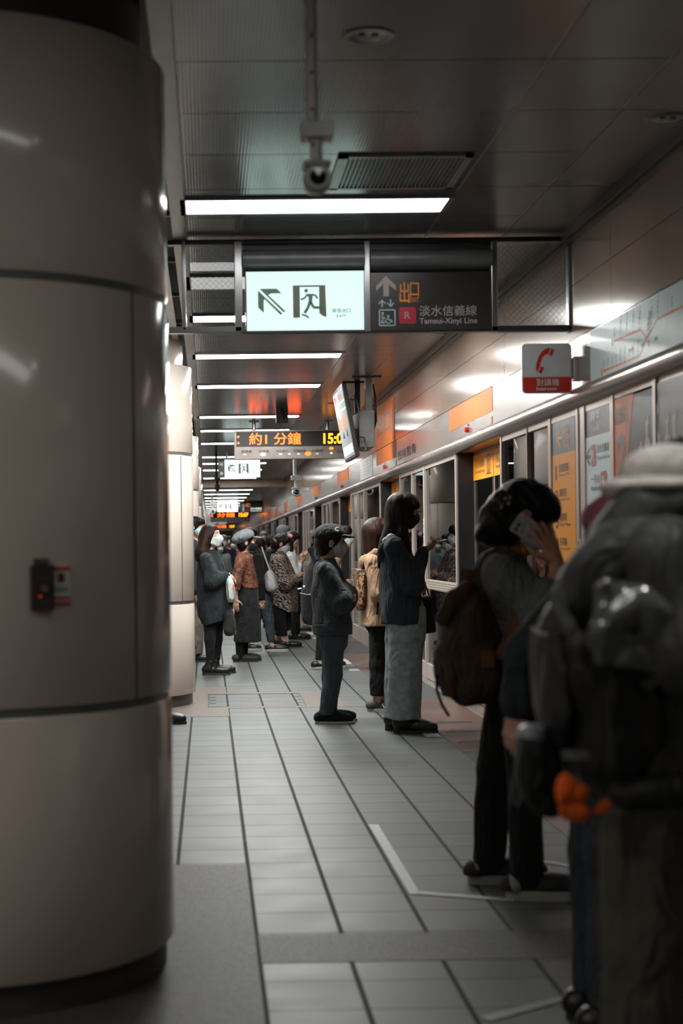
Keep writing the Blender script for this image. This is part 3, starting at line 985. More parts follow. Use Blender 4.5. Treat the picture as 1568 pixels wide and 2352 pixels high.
# --- hanging screen
t = thing('hanging_screen', 'tilted television screen hanging from the ceiling on a grey bracket', 'screen', (1.66, 16.6, ZC))
y0, y1 = 16.0, 17.2
tp, bt = Vector((1.372, 0, 2.965)), Vector((1.508, 0, 2.215))
dv = (tp - bt); hgt = dv.length; dv.normalize()
nv = Vector((-dv.z, 0, dv.x)).normalized()
if nv.x > 0: nv = -nv
def tvbox(a0, a1, b0, b1, n0, n1, mb):
    vs = []
    for y in (y0 + a0, y0 + a1):
        for bb in (b0, b1):
            for nn in (n0, n1):
                q = bt + dv * bb + nv * nn; vs.append((q.x, y, q.z))
    return mb.add(vs, [(0, 1, 3, 2), (4, 6, 7, 5), (0, 4, 5, 1), (2, 3, 7, 6), (0, 2, 6, 4), (1, 5, 7, 3)])
tvbox(0, 1.2, 0, hgt, -.045, 0, MB()).build('casing', M_black, t, bevel=.006)
scr = tvbox(.03, 1.17, .03, hgt - .03, 0, .003, MB()).build('display', emit('display_grey', (.20, .24, .25, 1), .75), t)
fs = Face(bt + nv * .003 + Vector((0, y1 - .03, 0)) + dv * .03, (0, -1, 0), dv, nv)
m = MB(); fs.text(m, '約 10 分', .08, .30, 1.0, .15, .002, bold=.03); m.build('time_text', emit('display_orange', (1, .16, .02, 1), 1.3), scr)
m = MB(); fs.rect(m, .0, 1.14, .48, .495, .001); fs.rect(m, .0, 1.14, .56, .572, .001); fs.rect(m, .05, 1.1, .03, .12, .001); m.build('display_bar', emit('display_white', (.85, .95, .92, 1), .95), scr)
m = MB(); fs.text(m, '南勢角', .55, .60, .35, .06, .002, bold=.02); fs.text(m, '蘆洲', .1, .60, .25, .07, .002, bold=.03); m.build('station_text', emit('display_red', (.8, .05, .03, 1), .9), scr)
bk = pbr('bracket_grey', (.20, .205, .205, 1), .4, .4)
MB().box(1.635, 1.70, 16.2, 16.26, 2.55, ZC).build('drop_post', bk, t)
MB().box(1.575, 1.633, 16.75, 16.81, 2.55, ZC).build('drop_post', M_framedk, t)
MB().box(1.56, 1.72, 16.15, 16.85, 2.32, 2.70).build('bracket_box', bk, t, bevel=.005)
MB().box(1.45, 1.57, 16.3, 16.36, 2.45, 2.52).build('tilt_arm', M_framedk, t)
MB().box(1.45, 1.57, 16.7, 16.76, 2.45, 2.52).build('tilt_arm', M_framedk, t)
for hz in (2.80, 2.42):
    q = 1.40 + (2.965 - hz) * .18
    MB().tube([(q + .03, 16.03, hz), (q + .10, 16.03, hz - .01), (q + .12, 16.03, hz - .13), (q + .07, 16.03, hz - .15)], .008).build('handle', M_black, t, smooth=True)
MB().tube([(1.72, 16.3, 2.98), (1.745, 16.3, 2.85), (1.75, 16.3, 2.6), (1.72, 16.3, 2.5)], .012).build('cable', M_black, t, smooth=True)
pl = MB().box(1.50, 1.80, 16.17, 16.29, ZC - .012, ZC); pl.box(1.45, 1.76, 16.72, 16.84, ZC - .012, ZC); pl.build('ceiling_plate', M_framedk, t)

# --- small box hanging in front of the board
x, z = P(647, 956, 20.0)
t = thing('hanging_box', 'small grey box hanging from the ceiling just before the departure board', 'loudspeaker', (x, 20.0, ZC))
MB().box(x - .075, x + .075, 19.93, 20.05, z - .09, z + .10).build('body', pbr('grey_plastic_dark', (.07, .075, .075, 1), .5), t, bevel=.006)
MB().tube([(x - .03, 19.9, z + .17), (x + .01, 19.89, z + .0), (x + .03, 19.89, z - .04)], .012).build('cable', M_black, t, smooth=True)
MB().box(x - .02, x + .02, 19.97, 20.02, z + .08, ZC).build('hanger', M_framedk, t)

# --- intercom sign on its bracket
iy = 8.65; k = iy / FPX
x0, z0 = P(1199, 904, iy)
t = thing('intercom_sign', 'white and red intercom sign with telephone handset, sticking out from the wall', 'sign', (XW, iy, z0 + .14))
f = Face((x0, iy, z0), (k, 0, 0), (0, 0, k), (0, -1, 0))
m = MB(); f.rrect(m, 0, 115, 0, 115, 11, -.018, .018); m.build('plate', pbr('sign_edge_white', (.62, .63, .62, 1), .35), t)
m = MB(); f.rrect(m, 2, 113, 40, 113, 9, .001); m.build('white_field', pbr('sign_field_white', (.62, .65, .65, 1), .4), t)
m = MB(); pts = [(2, 37.5), (2, 11)] + [(11 - 9 * math.cos(math.radians(a)), 11 - 9 * math.sin(math.radians(a))) for a in range(0, 91, 15)] + [(104 + 9 * math.sin(math.radians(a)), 11 - 9 * math.cos(math.radians(a))) for a in range(0, 91, 15)] + [(113, 37.5)]
f.poly(m, pts, .001); m.build('red_field', pbr('sign_red', (.60, .035, .018, 1), .35), t)
def I(x, y): return (1020 + .3495 * x - 1199, 904 - (560 + .3495 * y))
m = MB()
f.poly(m, [I(*p) for p in ((700, 684), (672, 689), (645, 708), (622, 742), (608, 785), (603, 820), (612, 845), (630, 806), (636, 780), (650, 745), (668, 728), (687, 724))], .0018)
f.poly(m, [I(*p) for p in ((707, 690), (727, 697), (712, 740), (691, 730))], .0018); f.poly(m, [I(*p) for p in ((636, 807), (658, 815), (641, 856), (620, 847))], .0018)
m.build('handset', pbr('sign_red', (.60, .035, .018, 1), .35), t)
m = MB(); f.text(m, '對講機', 33, 17, 52, 17, .003, bold=.008); f.text(m, 'Intercom', 33, 6.5, 46, 8.5, .003, bold=.015); m.build('lettering', M_inkwhite, t)
MB().box(x0 + 114 * k, XW - .005, iy - .012, iy + .006, z0 + .075, z0 + .19).build('arm', M_frameG, t)
br = MB().box(XW - .035, XW - .012, iy - .03, iy + .03, z0 + .065, z0 + .20).build('wall_bracket', M_frame, t, bevel=.004)
sl = MB()
for i in range(4): sl.box(x0 + 116 * k, x0 + 130 * k, iy - .015, iy - .011, z0 + .085 + i * .027, z0 + .092 + i * .027)
sl.build('slot', M_dark, t)

# --- route map on the header
XF = XW - .0135
mt = thing('route_map', 'long pale blue route map with orange line on the screen header', 'route map', (XF, 8.33, 2.15))
MB().box(XF, XF + .004, 4.6, 8.34, 2.165, 2.432).build('board', M_palepanel, mt)
fm = Face((XF, 8.34, 2.165), (0, -1, 0), (0, 0, 1), (-1, 0, 0))
def M2(x, y):
    d, z = W(1020 + .3495 * x, 560 + .3495 * y, XF); return (8.34 - d, z - 2.165)
m = MB()
lu = [M2(1118, 640), M2(1290, 563), M2(1330, 622)]; ll = [M2(1045, 838), M2(1285, 735), M2(1300, 700), M2(1330, 622)]; lr = [M2(1330, 622), (1.25, .155), (3.6, .155)]
for q in (lu, ll, lr): fm.line(m, q, .010, .001)
for q in (M2(1105, 645), M2(1035, 845)): fm.rect(m, q[0] - .012, q[0] - .004, q[1] - .02, q[1] + .02); fm.rect(m, q[0] + .004, q[0] + .012, q[1] - .02, q[1] + .02)
q = M2(1150, 860); fm.rect(m, q[0], q[0] + .02, q[1] - .02, q[1] + .015)
m.build('route_line', M_inkorange, mt)
m = MB()
def lerp(a, b, t_): return (a[0] + (b[0] - a[0]) * t_, a[1] + (b[1] - a[1]) * t_)
def slant(body, a, b, h, w):
    v, fc_, _ = text2d(body)
    c, s = math.cos(math.radians(78)), math.sin(math.radians(78))
    m.add([fm.at(a + x * h * c - y * w * s, b + x * h * s + y * w * c, .0012) for x, y in v], fc_)
    fm.rect(m, a - .008, a - .002, b - .022, b - .006)
for i, s in enumerate(('蘆洲', '三民高中', '徐匯中學', '三和國中', '三重國小')): p_ = lerp(lu[0], lu[1], (i + .05) / 4.2); slant(s, p_[0] + .01, p_[1] + .02, .023 * len(s), .025)
for i, s in enumerate(('迴龍', '丹鳳', '輔大', '新莊', '頭前庄', '先嗇宮', '三重', '菜寮', '台北橋')): p_ = lerp(ll[0], ll[1], (i + .2) / 8.6); slant(s, p_[0] + .01, p_[1] + .016, .020 * len(s), .019)
for i, s in enumerate(('大橋頭', '民權西路', '中山國小', '行天宮', '松江南京', '忠孝新生', '東門', '古亭', '頂溪', '永安市場', '景安', '南勢角')): p_ = lerp(lr[0], lr[1], .05 + i * .09) if i < 5 else (1.25 + (i - 5) * .22, .155); slant(s, p_[0] + .02, p_[1] + .02, .023 * len(s), .023)
for a in (.78, .98, 1.2): fm.text(m, '轉乘', a, .06, .06, .02)
m.build('station_lettering', M_ink, mt)
m = MB(); fm.rect(m, .83, .845, .062, .09); fm.rect(m, 1.1, 1.115, .05, .08); m.build('transfer_mark', M_red, mt)

# --- information panels in the near bay
def wall_face(y, z, X=XW - .004): return Face((X, y, z), (0, -1, 0), (0, 0, 1), (-1, 0, 0))
t = thing('exit_list_panel', 'tall yellow exit list panel with grey arrow field, on the screen', 'information panel', (XW, 9.04, 1.4))
MB().box(XW - .004, XW, 8.755, 9.325, .70, 1.832).build('yellow_board', M_yellow, t)
MB().box(XW - .004, XW, 8.755, 9.325, 1.832, 2.02).build('grey_field', M_grey, t)
f = wall_face(9.325, .70); m = MB()
f.poly(m, [(.13, 1.225), (.23, 1.29), (.23, 1.27), (.175, 1.235), (.27, 1.235), (.27, 1.215), (.175, 1.215), (.23, 1.18), (.23, 1.16)], .0015)
f.text(m, '出', .31, 1.225, .13, .065, bold=.02); f.text(m, '口', .31, 1.165, .12, .05, bold=.02)
m.build('exit_lettering', M_inkorange, t)
m = MB()
for i, (n, a, b) in enumerate((('1', '民權西路', 'Minquan W. Rd.'), ('2', '錦西街', 'Jinxi St.'), ('3', '南廣場', 'South Plaza'), ('4', '天祥路', 'Tianxiang Rd.'), ('5', '承德路', 'Chengde Rd.'))):
    zz = .985 - i * .142
    f.text(m, n, .07, zz, .07 if n != '1' else .035, .085, bold=.02)
    f.text(m, a, .17, zz + .04, .075 * len(a) * .82, .048, bold=.012); f.text(m, b, .17, zz + .012, .27, .020)
m.build('lettering', M_ink, t)
t = thing('transfer_panel', 'pale transfer panel with dark heading, right of the yellow exit list', 'information panel', (XW, 8.27, 1.4))
MB().box(XW - .004, XW, 7.975, 8.545, .70, 1.88).build('pale_board', M_palepanel, t)
MB().box(XW - .004, XW, 7.975, 8.545, 1.88, 2.045).build('dark_heading', pbr('dark_olive_vinyl', (.045, .046, .042, 1), .35), t)
f = wall_face(8.545, .70); m = MB()
f.text(m, '轉乘', .16, 1.255, .20, .055, bold=.015); f.text(m, 'Transfer', .16, 1.205, .21, .032); m.build('heading_lettering', M_inkwhite, t)
m = MB(); f.poly(m, [(.05, 1.075), (.13, 1.13), (.13, 1.105), (.09, 1.085), (.14, 1.085), (.14, 1.065), (.09, 1.065), (.13, 1.045), (.13, 1.02)], .0015)
f.text(m, '淡水信義線', .29, 1.085, .25, .045, bold=.012); f.text(m, 'Tamsui-Xinyi Line', .29, 1.04, .26, .030)
f.text(m, '一月台', .16, .93, .18, .045, bold=.012); f.text(m, 'Platform', .16, .89, .18, .025)
m.build('lettering', M_ink, t)
for (q, w) in (((.16, .265, 1.02, 1.135), (.185, 1.05, .055, .055)), ((.36, .49, .885, .985), (.40, .91, .05, .05))):
    m = MB(); f.rrect(m, *q, .02); bd = m.build('line_badge', pbr('crimson', (.42, .022, .045, 1), .4), t)
    m = MB(); f.text(m, 'R', *w, .003, bold=.02); m.build('badge_letter', M_inkwhite, bd)
t = thing('poster', 'large dark poster with orange wedge and pale figures, right of the transfer panel', 'poster', (XW, 6.8, 1.4))
MB().box(XW - .006, XW - .0005, 5.35, 7.925, .70, 2.035).build('dark_sheet', pbr('poster_charcoal', (.030, .036, .038, 1), .3, spec=.25), t)
f = wall_face(7.925, .70, XW - .006); m = MB()
f.poly(m, [(.01, 1.33), (.40, 1.33), (.17, .75), (.01, .75)], .001); m.build('orange_wedge', pbr('poster_orange', (.55, .13, .022, 1), .4, spec=.2), t)
m = MB(); f.text(m, '蘆洲站', .05, 1.20, .24, .085, .002, bold=.012); f.text(m, '2', .09, .92, .17, .23, .002, bold=.03); m.build('lettering', M_ink, t)
m = MB(); rr = random.Random(4)
for i, (a, b, h) in enumerate(((.62, .98, .20), (.78, .98, .24), (.94, 1.0, .16), (.50, .95, .12), (.70, .93, .12), (1.05, .97, .2), (1.2, 1.0, .16), (.86, .92, .1))):
    f.poly(m, [(a - .03, b), (a - .045, b + h * .45), (a - .015, b + h * .62), (a - .02, b + h), (a + .015, b + h), (a + .02, b + h * .6), (a + .055, b + h * .5), (a + .03, b), (a + .015, b - .12), (a, b - .02), (a - .02, b - .13)], .001)
    f.disc(m, a + .02, b + h * 1.0, .016, .024)
m.build('pale_figures', pbr('poster_pale', (.34, .31, .29, 1), .3), t)
struct(MB().box(XW, XW + .05, -3, 7.15, 0, 2.062).build('wall_right_lower', M_frame))
t = thing('notice', 'small white notice strip on the upright left of the transfer panel', 'notice', (XW, 8.65, 1.3))
MB().box(XW - .014, XW - .0122, 8.61, 8.70, 1.16, 1.34).build('sheet', M_frame, t)
f = wall_face(8.70, 1.16, XW - .014); m = MB(); f.text(m, '請勿倚靠', .02, .03, .05, .10, .001); f.disc(m, .045, .155, .012, None, .001); m.build('lettering', M_ink, t)
t = thing('notice', 'white sticker with small pictograms on the upright behind the tall girl', 'notice', (XW, 14.9, 1.3))
MB().box(XW - .0142, XW - .0122, 14.85, 14.91, 1.28, 1.56).build('sheet', M_inkwhite, t)
f = wall_face(14.91, 1.28, XW - .0142); m = MB()
for i in range(3): f.disc(m, .03, .05 + i * .08, .016, None, .001); f.rect(m, .015, .045, .085 + i * .08, .095 + i * .08, .001)
m.build('pictogram', M_red, t)

# --- orange header panels over the doors
for n in range(0, 9):
    ya, yb = 11.22 + 5.75 * n, 13.22 + 5.75 * n
    t = thing('header_panel', 'orange panel on the screen header above the %s sliding door' % ORD[n], 'panel', (XW, (ya + yb) / 2, 2.3), 0, 'orange header panels')
    MB().box(XF - .001, XF + .003, ya, yb, 2.262, 2.439).build('orange_field', M_orange, t)
    MB().lathe([(.018, -.03), (.022, -.02), (.022, 0)], (XF, ya + 1.05, 2.205), 18, 'x').build('warning_lamp', M_red, t, smooth=True)
    MB().box(XF - .004, XF, ya + 1.045, ya + 1.06, 2.235, 2.25).build('screw', M_dark, t)
    MB().box(XF - .002, XF, ya + .02, ya + .10, 2.175, 2.225).build('sticker', pbr('peach_vinyl', (.62, .30, .13, 1), .3), t)
t = thing('wall_sign', 'orange wall sign with dark characters, behind the hanging screen bracket', 'sign', (XW, 18.2, 2.7))
MB().box(XW - .004, XW, 17.2, 19.25, 2.456, 2.94).build('orange_board', M_orange, t)
f = wall_face(19.25, 2.456); m = MB(); f.text(m, '出口', .35, .14, 1.3, .24, bold=.0); m.build('lettering', pbr('brown_ink', (.16, .06, .02, 1), .4), t)
t = thing('notice', 'white paper notice on the header left of the orange wall sign', 'notice', (XW, 20.2, 2.3))
MB().box(XF - .002, XF, 19.42, 20.95, 2.17, 2.436).build('sheet', M_inkwhite, t)
f = Face((XF - .002, 20.95, 2.17), (0, -1, 0), (0, 0, 1), (-1, 0, 0)); m = MB()
for i in range(5): f.rect(m, .2, 1.2 - .12 * (i % 2), .05 + i * .04, .056 + i * .04, .001)
m.build('text_line', pbr('pale_grey_ink', (.4, .42, .44, 1), .4), t)
t = thing('notice', 'black destination lettering on the header near the tall girl', 'lettering', (XW, 16, 2.2))
f = Face((XF - .001, 16.95, 2.185), (0, -1, 0), (0, 0, 1), (-1, 0, 0)); m = MB(); f.text(m, '往南勢角', .1, .03, 1.45, .10, .0, bold=.01); m.build('character', M_ink, t)

# --- alarm box and sticker on the near pillar
nrm = Vector((.46, -.888, 0)); uu = Vector((.888, .46, 0)); k = .001235
cc = Vector((-.772, 5.04, 0)) + nrm * .652
cc = cc + uu * 0
f = Face(cc + Vector((0, 0, 1.21)), uu * k, (0, 0, k), nrm)
t = thing('alarm_box', 'small brown emergency button box with grey tag, on the nearest pillar', 'alarm box', cc + Vector((0, 0, 1.21)))
m = MB(); f.rrect(m, -27, 26, -52, 52, 3, -.004, .022); m.build('casing', pbr('brown_metal', (.045, .035, .032, 1), .4), t)
m = MB(); f.rect(m, -18, 15, 52, 67, -.002, .012); tg = m.build('tag_holder', pbr('tag_grey', (.06, .06, .058, 1), .4), t)
m = MB(); f.rect(m, -13, 11, 57, 62, .0105); m.build('tag_text', pbr('tag_pale', (.16, .16, .155, 1), .4), tg)
m = MB(); f.disc(m, 0, -2, 14, None, .018, .004); bt_ = m.build('button_ring', pbr('dim_red', (.08, .012, .010, 1), .35), t)
m = MB(); f.disc(m, 0, -2, 9, None, .022, .006); m.build('button', pbr('button_grey', (.15, .135, .13, 1), .3), bt_)
m = MB(); f.text(m, '緊急按鈕', -13, 18, 26, 7, .019); f.text(m, 'PUSH', -8, -34, 16, 5, .019); m.build('lettering', pbr('tag_pale', (.16, .16, .155, 1), .4), t)
m = MB(); f.disc(m, -9, -19, 2, None, .018, .003); m.build('pilot_light', emit('pilot_red', (1, .05, .02, 1), .6), t)
t = thing('notice', 'white and red instruction sticker beside the alarm box', 'sticker', cc + uu * .06 + Vector((0, 0, 1.21)))
f2 = Face(cc + uu * .002 + nrm * .0 + Vector((0, 0, 1.21)), uu * k, (0, 0, k), (uu * -.06 + nrm).normalized())
m = MB(); f.poly(m, [(26, -42), (71, -42), (71, 49), (26, 49)], -.006, .008); m.build('sheet', pbr('sticker_grey', (.62, .63, .62, 1), .4), t)
m = MB(); f.rect(m, 27, 70, 38, 48, .003); f.rect(m, 27, 70, -41, -20, .003); m.build('red_band', pbr('sticker_red', (.50, .05, .03, 1), .4), t)
m = MB(); f.rrect(m, 40, 56, 12, 32, 2, .003); f.rect(m, 30, 66, -4, -2, .003); f.rect(m, 30, 66, -9, -7, .003); m.build('pictogram', M_ink, t)
m = MB(); f.text(m, '緊急時', 32, -36, 34, 10, .004); m.build('lettering', M_inkwhite, t)
m = MB(); f.disc(m, 47, 22, 4, None, .004); m.build('red_dot', pbr('sticker_red', (.50, .05, .03, 1), .4), t)
x, z = P(446, 1225, 13.0)

# --- tape on the floor
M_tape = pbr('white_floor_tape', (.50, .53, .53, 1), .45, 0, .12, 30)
def tape(label, quads, mat=M_tape):
    m = MB()
    for q in quads:
        pts = [Fl(*p) for p in q]; n = len(pts)
        vs = [(x, y, .0018) for x, y in pts] + [(x, y, .0034) for x, y in pts]
        m.add(vs, [tuple(range(n)), tuple(range(n, 2 * n))] + [(i, (i + 1) % n, n + (i + 1) % n, n + i) for i in range(n)])
    o = m.build('floor_tape', mat); tag(o, label, 'floor tape'); return o
def Z6(*pts): return [(660 + .472 * x, 1640 + .472 * y) for x, y in pts]
tape('wide white tape strip on the tiles in front of the phone woman', [Z6((393, 540), (440, 540), (648, 880), (595, 880))])
tape('thin white tape line running under the front shoe of the phone woman', [Z6((640, 866), (1100, 903), (1100, 914), (640, 880))])
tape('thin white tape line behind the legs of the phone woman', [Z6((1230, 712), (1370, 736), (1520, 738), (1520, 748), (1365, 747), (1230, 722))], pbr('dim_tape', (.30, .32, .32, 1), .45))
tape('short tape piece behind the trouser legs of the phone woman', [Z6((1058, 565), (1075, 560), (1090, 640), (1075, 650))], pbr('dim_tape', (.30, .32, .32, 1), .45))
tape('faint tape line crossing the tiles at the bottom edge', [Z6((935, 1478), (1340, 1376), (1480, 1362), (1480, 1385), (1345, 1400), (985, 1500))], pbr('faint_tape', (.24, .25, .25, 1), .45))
for n in range(0, 5):
    yy = 10.75 + 5.75 * n
    for (a, b, w) in ((0, .28, 'short'), (.95, 1.7, 'long')):
        o = MB().box(1.47, 1.575, yy + a, yy + b, .0015, .0034).build('floor_tape', M_tape)
        tag(o, '%s white waiting line tape at the platform edge by the %s sliding door' % (w, ORD[n]), 'floor tape', 'waiting line tapes')
ar = 0
for n in range(0, 3):
    for j in range(3):
        yy = 10.4 + 5.75 * n + j * .55
        m = MB().extr([(1.64, yy + .05), (1.93, yy + .10), (1.93, yy + .16), (1.70, yy + .22)], 'z', .0012, .003).build('floor_arrow', M_asphalt)
        tag(m, 'dark arrow mark on the red brown floor by the %s sliding door, %s of three' % (ORD[n], ('nearest', 'middle', 'farthest')[j]), 'floor arrow', 'dark floor arrows')
# ------------------------------------------------------------------ soft bodies: blended solids turned into one continuous mesh
f32 = np.float32


def surface_nets(F, org, h):
    nx, ny, nz = F.shape
    ins = F < 0
    cnt = np.zeros((nx - 1, ny - 1, nz - 1), f32); acc = np.zeros((3, nx - 1, ny - 1, nz - 1), f32)
    corner = {}
    for i in (0, 1):
        for j in (0, 1):
            for k in (0, 1): corner[(i, j, k)] = (slice(i, nx - 1 + i), slice(j, ny - 1 + j), slice(k, nz - 1 + k))
    for ax in range(3):
        for a in (0, 1):
            for b in (0, 1):
                c0 = [a, b]; c0.insert(ax, 0); c1 = [a, b]; c1.insert(ax, 1)
                s0, s1 = corner[tuple(c0)], corner[tuple(c1)]
                x = ins[s0] != ins[s1]
                if not x.any(): continue
                f0, f1 = F[s0][x], F[s1][x]
                t = f0 / (f0 - f1)
                for d in range(3):
                    acc[d][x] += t if d == ax else c0[d]
                cnt[x] += 1
    act = cnt > 0
    idx = -np.ones(act.shape, np.int64); idx[act] = np.arange(act.sum())
    g = np.argwhere(act).astype(f32)
    V = np.stack([acc[d][act] / cnt[act] for d in range(3)], 1) + g
    V = V * h + np.array(org, f32)
    Q = []
    for ax in range(3):
        sl0 = [slice(None)] * 3; sl1 = [slice(None)] * 3
        sl0[ax] = slice(0, -1); sl1[ax] = slice(1, None)
        x = ins[tuple(sl0)] != ins[tuple(sl1)]
        P_ = np.argwhere(x)
        if not len(P_): continue
        flip = ins[tuple(sl0)][x]
        o1, o2 = [q for q in range(3) if q != ax]
        ok = (P_[:, o1] > 0) & (P_[:, o2] > 0) & (P_[:, o1] < F.shape[o1] - 1) & (P_[:, o2] < F.shape[o2] - 1)
        P_, flip = P_[ok], flip[ok]
        def at(d1, d2):
            q = P_.copy(); q[:, o1] += d1; q[:, o2] += d2
            return idx[q[:, 0], q[:, 1], q[:, 2]]
        quad = np.stack([at(-1, -1), at(0, -1), at(0, 0), at(-1, 0)], 1)
        if ax == 1: flip = ~flip
        quad[~flip] = quad[~flip][:, ::-1]
        Q.append(quad)
    return V, np.concatenate(Q)


def v3(p): return np.array(p, f32)


def cap(a, b, ra, rb=None, k=.02): return ('cap', v3(a), v3(b), ra, ra if rb is None else rb, k)
def ell(c, r, M=None, k=.02): return ('ell', v3(c), v3(r), None if M is None else np.array(M, f32), k)
def loft(secs, k=.02, folds=None): return ('loft', np.array(secs, f32), folds, k)          # rows z, cx, cy, rx, ry
def rbox(c, hsz, r, M=None, k=.02): return ('rbox', v3(c), v3(hsz), r, None if M is None else np.array(M, f32), k)
def sub(p): return ('sub', p)
def keep(n, c, k=.004): return ('keep', v3(n), c, k)                                        # keep the side where n.p < c


def bounds(p):
    t = p[0]
    if t == 'cap':
        r = max(p[3], p[4]); return np.minimum(p[1], p[2]) - r, np.maximum(p[1], p[2]) + r
    if t == 'ell':
        r = p[2].max() if p[3] is not None else p[2]; return p[1] - r, p[1] + r
    if t == 'rbox':
        r = np.linalg.norm(p[2]) if p[4] is not None else p[2]; return p[1] - r, p[1] + r
    if t == 'loft':
        s = p[1]; m = 1.12
        return np.array([(s[:, 1] - s[:, 3] * m).min(), (s[:, 2] - s[:, 4] * m).min(), s[:, 0].min()]), np.array([(s[:, 1] + s[:, 3] * m).max(), (s[:, 2] + s[:, 4] * m).max(), s[:, 0].max()])


def dist(p, X, Y, Z):
    t = p[0]
    if t == 'cap':
        a, b = p[1], p[2]; ab = b - a; L = max(float(ab @ ab), 1e-9)
        h = np.clip(((X - a[0]) * ab[0] + (Y - a[1]) * ab[1] + (Z - a[2]) * ab[2]) / L, 0, 1)
        return np.sqrt((X - a[0] - ab[0] * h) ** 2 + (Y - a[1] - ab[1] * h) ** 2 + (Z - a[2] - ab[2] * h) ** 2) - (p[3] + (p[4] - p[3]) * h)
    if t in ('ell', 'rbox'):
        c = p[1]; M = p[3] if t == 'ell' else p[4]
        x, y, z = X - c[0], Y - c[1], Z - c[2]
        if M is not None:
            x, y, z = M[0, 0] * x + M[1, 0] * y + M[2, 0] * z, M[0, 1] * x + M[1, 1] * y + M[2, 1] * z, M[0, 2] * x + M[1, 2] * y + M[2, 2] * z
        if t == 'ell':
            r = p[2]
            q = np.sqrt((x / r[0]) ** 2 + (y / r[1]) ** 2 + (z / r[2]) ** 2)
            g = np.sqrt((x / r[0] ** 2) ** 2 + (y / r[1] ** 2) ** 2 + (z / r[2] ** 2) ** 2) + 1e-9
            return np.clip(q * (q - 1) / g, -.5, .5)
        h, r = p[2], p[3]
        qx, qy, qz = abs(x) - h[0] + r, abs(y) - h[1] + r, abs(z) - h[2] + r
        return np.sqrt(np.maximum(qx, 0) ** 2 + np.maximum(qy, 0) ** 2 + np.maximum(qz, 0) ** 2) + np.minimum(np.maximum(qx, np.maximum(qy, qz)), 0) - r
    if t == 'loft':
        s = p[1]; s = s[np.argsort(s[:, 0])]
        zz = Z[0, 0, :]
        ip = [np.interp(zz, s[:, 0], s[:, i]) for i in (1, 2, 3, 4)]
        # soften the corners of the profile
        for i in range(4):
            kk = max(1, int(.02 / max(1e-4, (zz[1] - zz[0]) if len(zz) > 1 else 1)))
            pad = np.pad(ip[i], kk, mode='edge'); ip[i] = np.convolve(pad, np.ones(2 * kk + 1) / (2 * kk + 1), 'valid')
        cx, cy, rx, ry = [q[None, None, :].astype(f32) for q in ip]
        x, y = X - cx, Y - cy
        mul = 1.0
        if p[2]:
            n, amp, z0, z1, ph = p[2]                     # folds growing from z0 to z1
            w = np.clip((z0 - Z) / (z0 - z1), 0, 1)
            th = np.arctan2(y / ry, x / rx)
            mul = 1 + amp * w * (np.sin(n * th + ph) + .5 * np.sin((n * 1.7) // 1 * th + 2.1 * ph + 4 * Z))
        q = np.sqrt((x / (rx * mul)) ** 2 + (y / (ry * mul)) ** 2)
        g = np.sqrt((x / rx ** 2) ** 2 + (y / ry ** 2) ** 2) / np.maximum(q, 1e-4) + 1e-6
        d = (q - 1) / g
        d = np.clip(d, -np.minimum(rx, ry) , .6)
        return np.maximum(d, np.maximum(s[0, 0] - Z, Z - s[-1, 0]))


def sdf_mesh(prims, h, noise=None, seed=0):
    adds = [p for p in prims if p[0] not in ('sub', 'keep')]
    lo = np.min([bounds(p)[0] for p in adds], 0) - 3 * h - .01; hi = np.max([bounds(p)[1] for p in adds], 0) + 3 * h + .01
    for p in prims:
        if p[0] == 'keep':
            for d in range(3):
                n = p[1]
                if abs(n[d]) > .999:
                    if n[d] > 0: hi[d] = min(hi[d], p[2] + 4 * h)
                    else: lo[d] = max(lo[d], -p[2] - 4 * h)
    n = np.ceil((hi - lo) / h).astype(int) + 1
    ax = [(lo[d] + np.arange(n[d]) * h).astype(f32) for d in range(3)]
    F = np.full(n, .5, f32)
    for p in prims:
        t = p[0]
        if t == 'keep':
            X, Y, Z = ax[0][:, None, None], ax[1][None, :, None], ax[2][None, None, :]
            d = p[1][0] * X + p[1][1] * Y + p[1][2] * Z - p[2]
            F = np.maximum(F, d.astype(f32)); continue
        q = p[1] if t == 'sub' else p
        k = q[-1]
        b0, b1 = bounds(q); m = k + 3 * h + .012
        i0 = np.maximum(((b0 - m - lo) / h).astype(int), 0); i1 = np.minimum(((b1 + m - lo) / h).astype(int) + 2, n)
        if (i1 <= i0).any(): continue
        sl = tuple(slice(i0[d], i1[d]) for d in range(3))
        X, Y, Z = ax[0][sl[0]][:, None, None], ax[1][sl[1]][None, :, None], ax[2][sl[2]][None, None, :]
        d = dist(q, X, Y, Z).astype(f32)
        A = F[sl]
        if t == 'sub':
            d = -d; hh = np.maximum(k - abs(A - d), 0) / k
            F[sl] = np.maximum(A, d) + hh * hh * k * .25
        else:
            hh = np.maximum(k - abs(A - d), 0) / k
            F[sl] = np.minimum(A, d) - hh * hh * k * .25
    if noise:
        amp, fx, fy, fz = noise
        X, Y, Z = ax[0][:, None, None], ax[1][None, :, None], ax[2][None, None, :]
        s = seed * 1.7
        W_ = np.sin(fx * X + 1.3 * np.sin(fz * .7 * Z + s) + s) * np.sin(fz * Z + 1.7 * np.sin(fx * .8 * X + fy * .5 * Y + s)) + .6 * np.sin(fy * 1.3 * Y + fz * 1.6 * Z + 2 * np.sin(fx * 1.1 * X + s * 2))
        F = F + (amp * W_).astype(f32)
    F[0] = F[-1] = .5; F[:, 0] = F[:, -1] = .5; F[:, :, 0] = F[:, :, -1] = .5
    return surface_nets(F, lo, h)


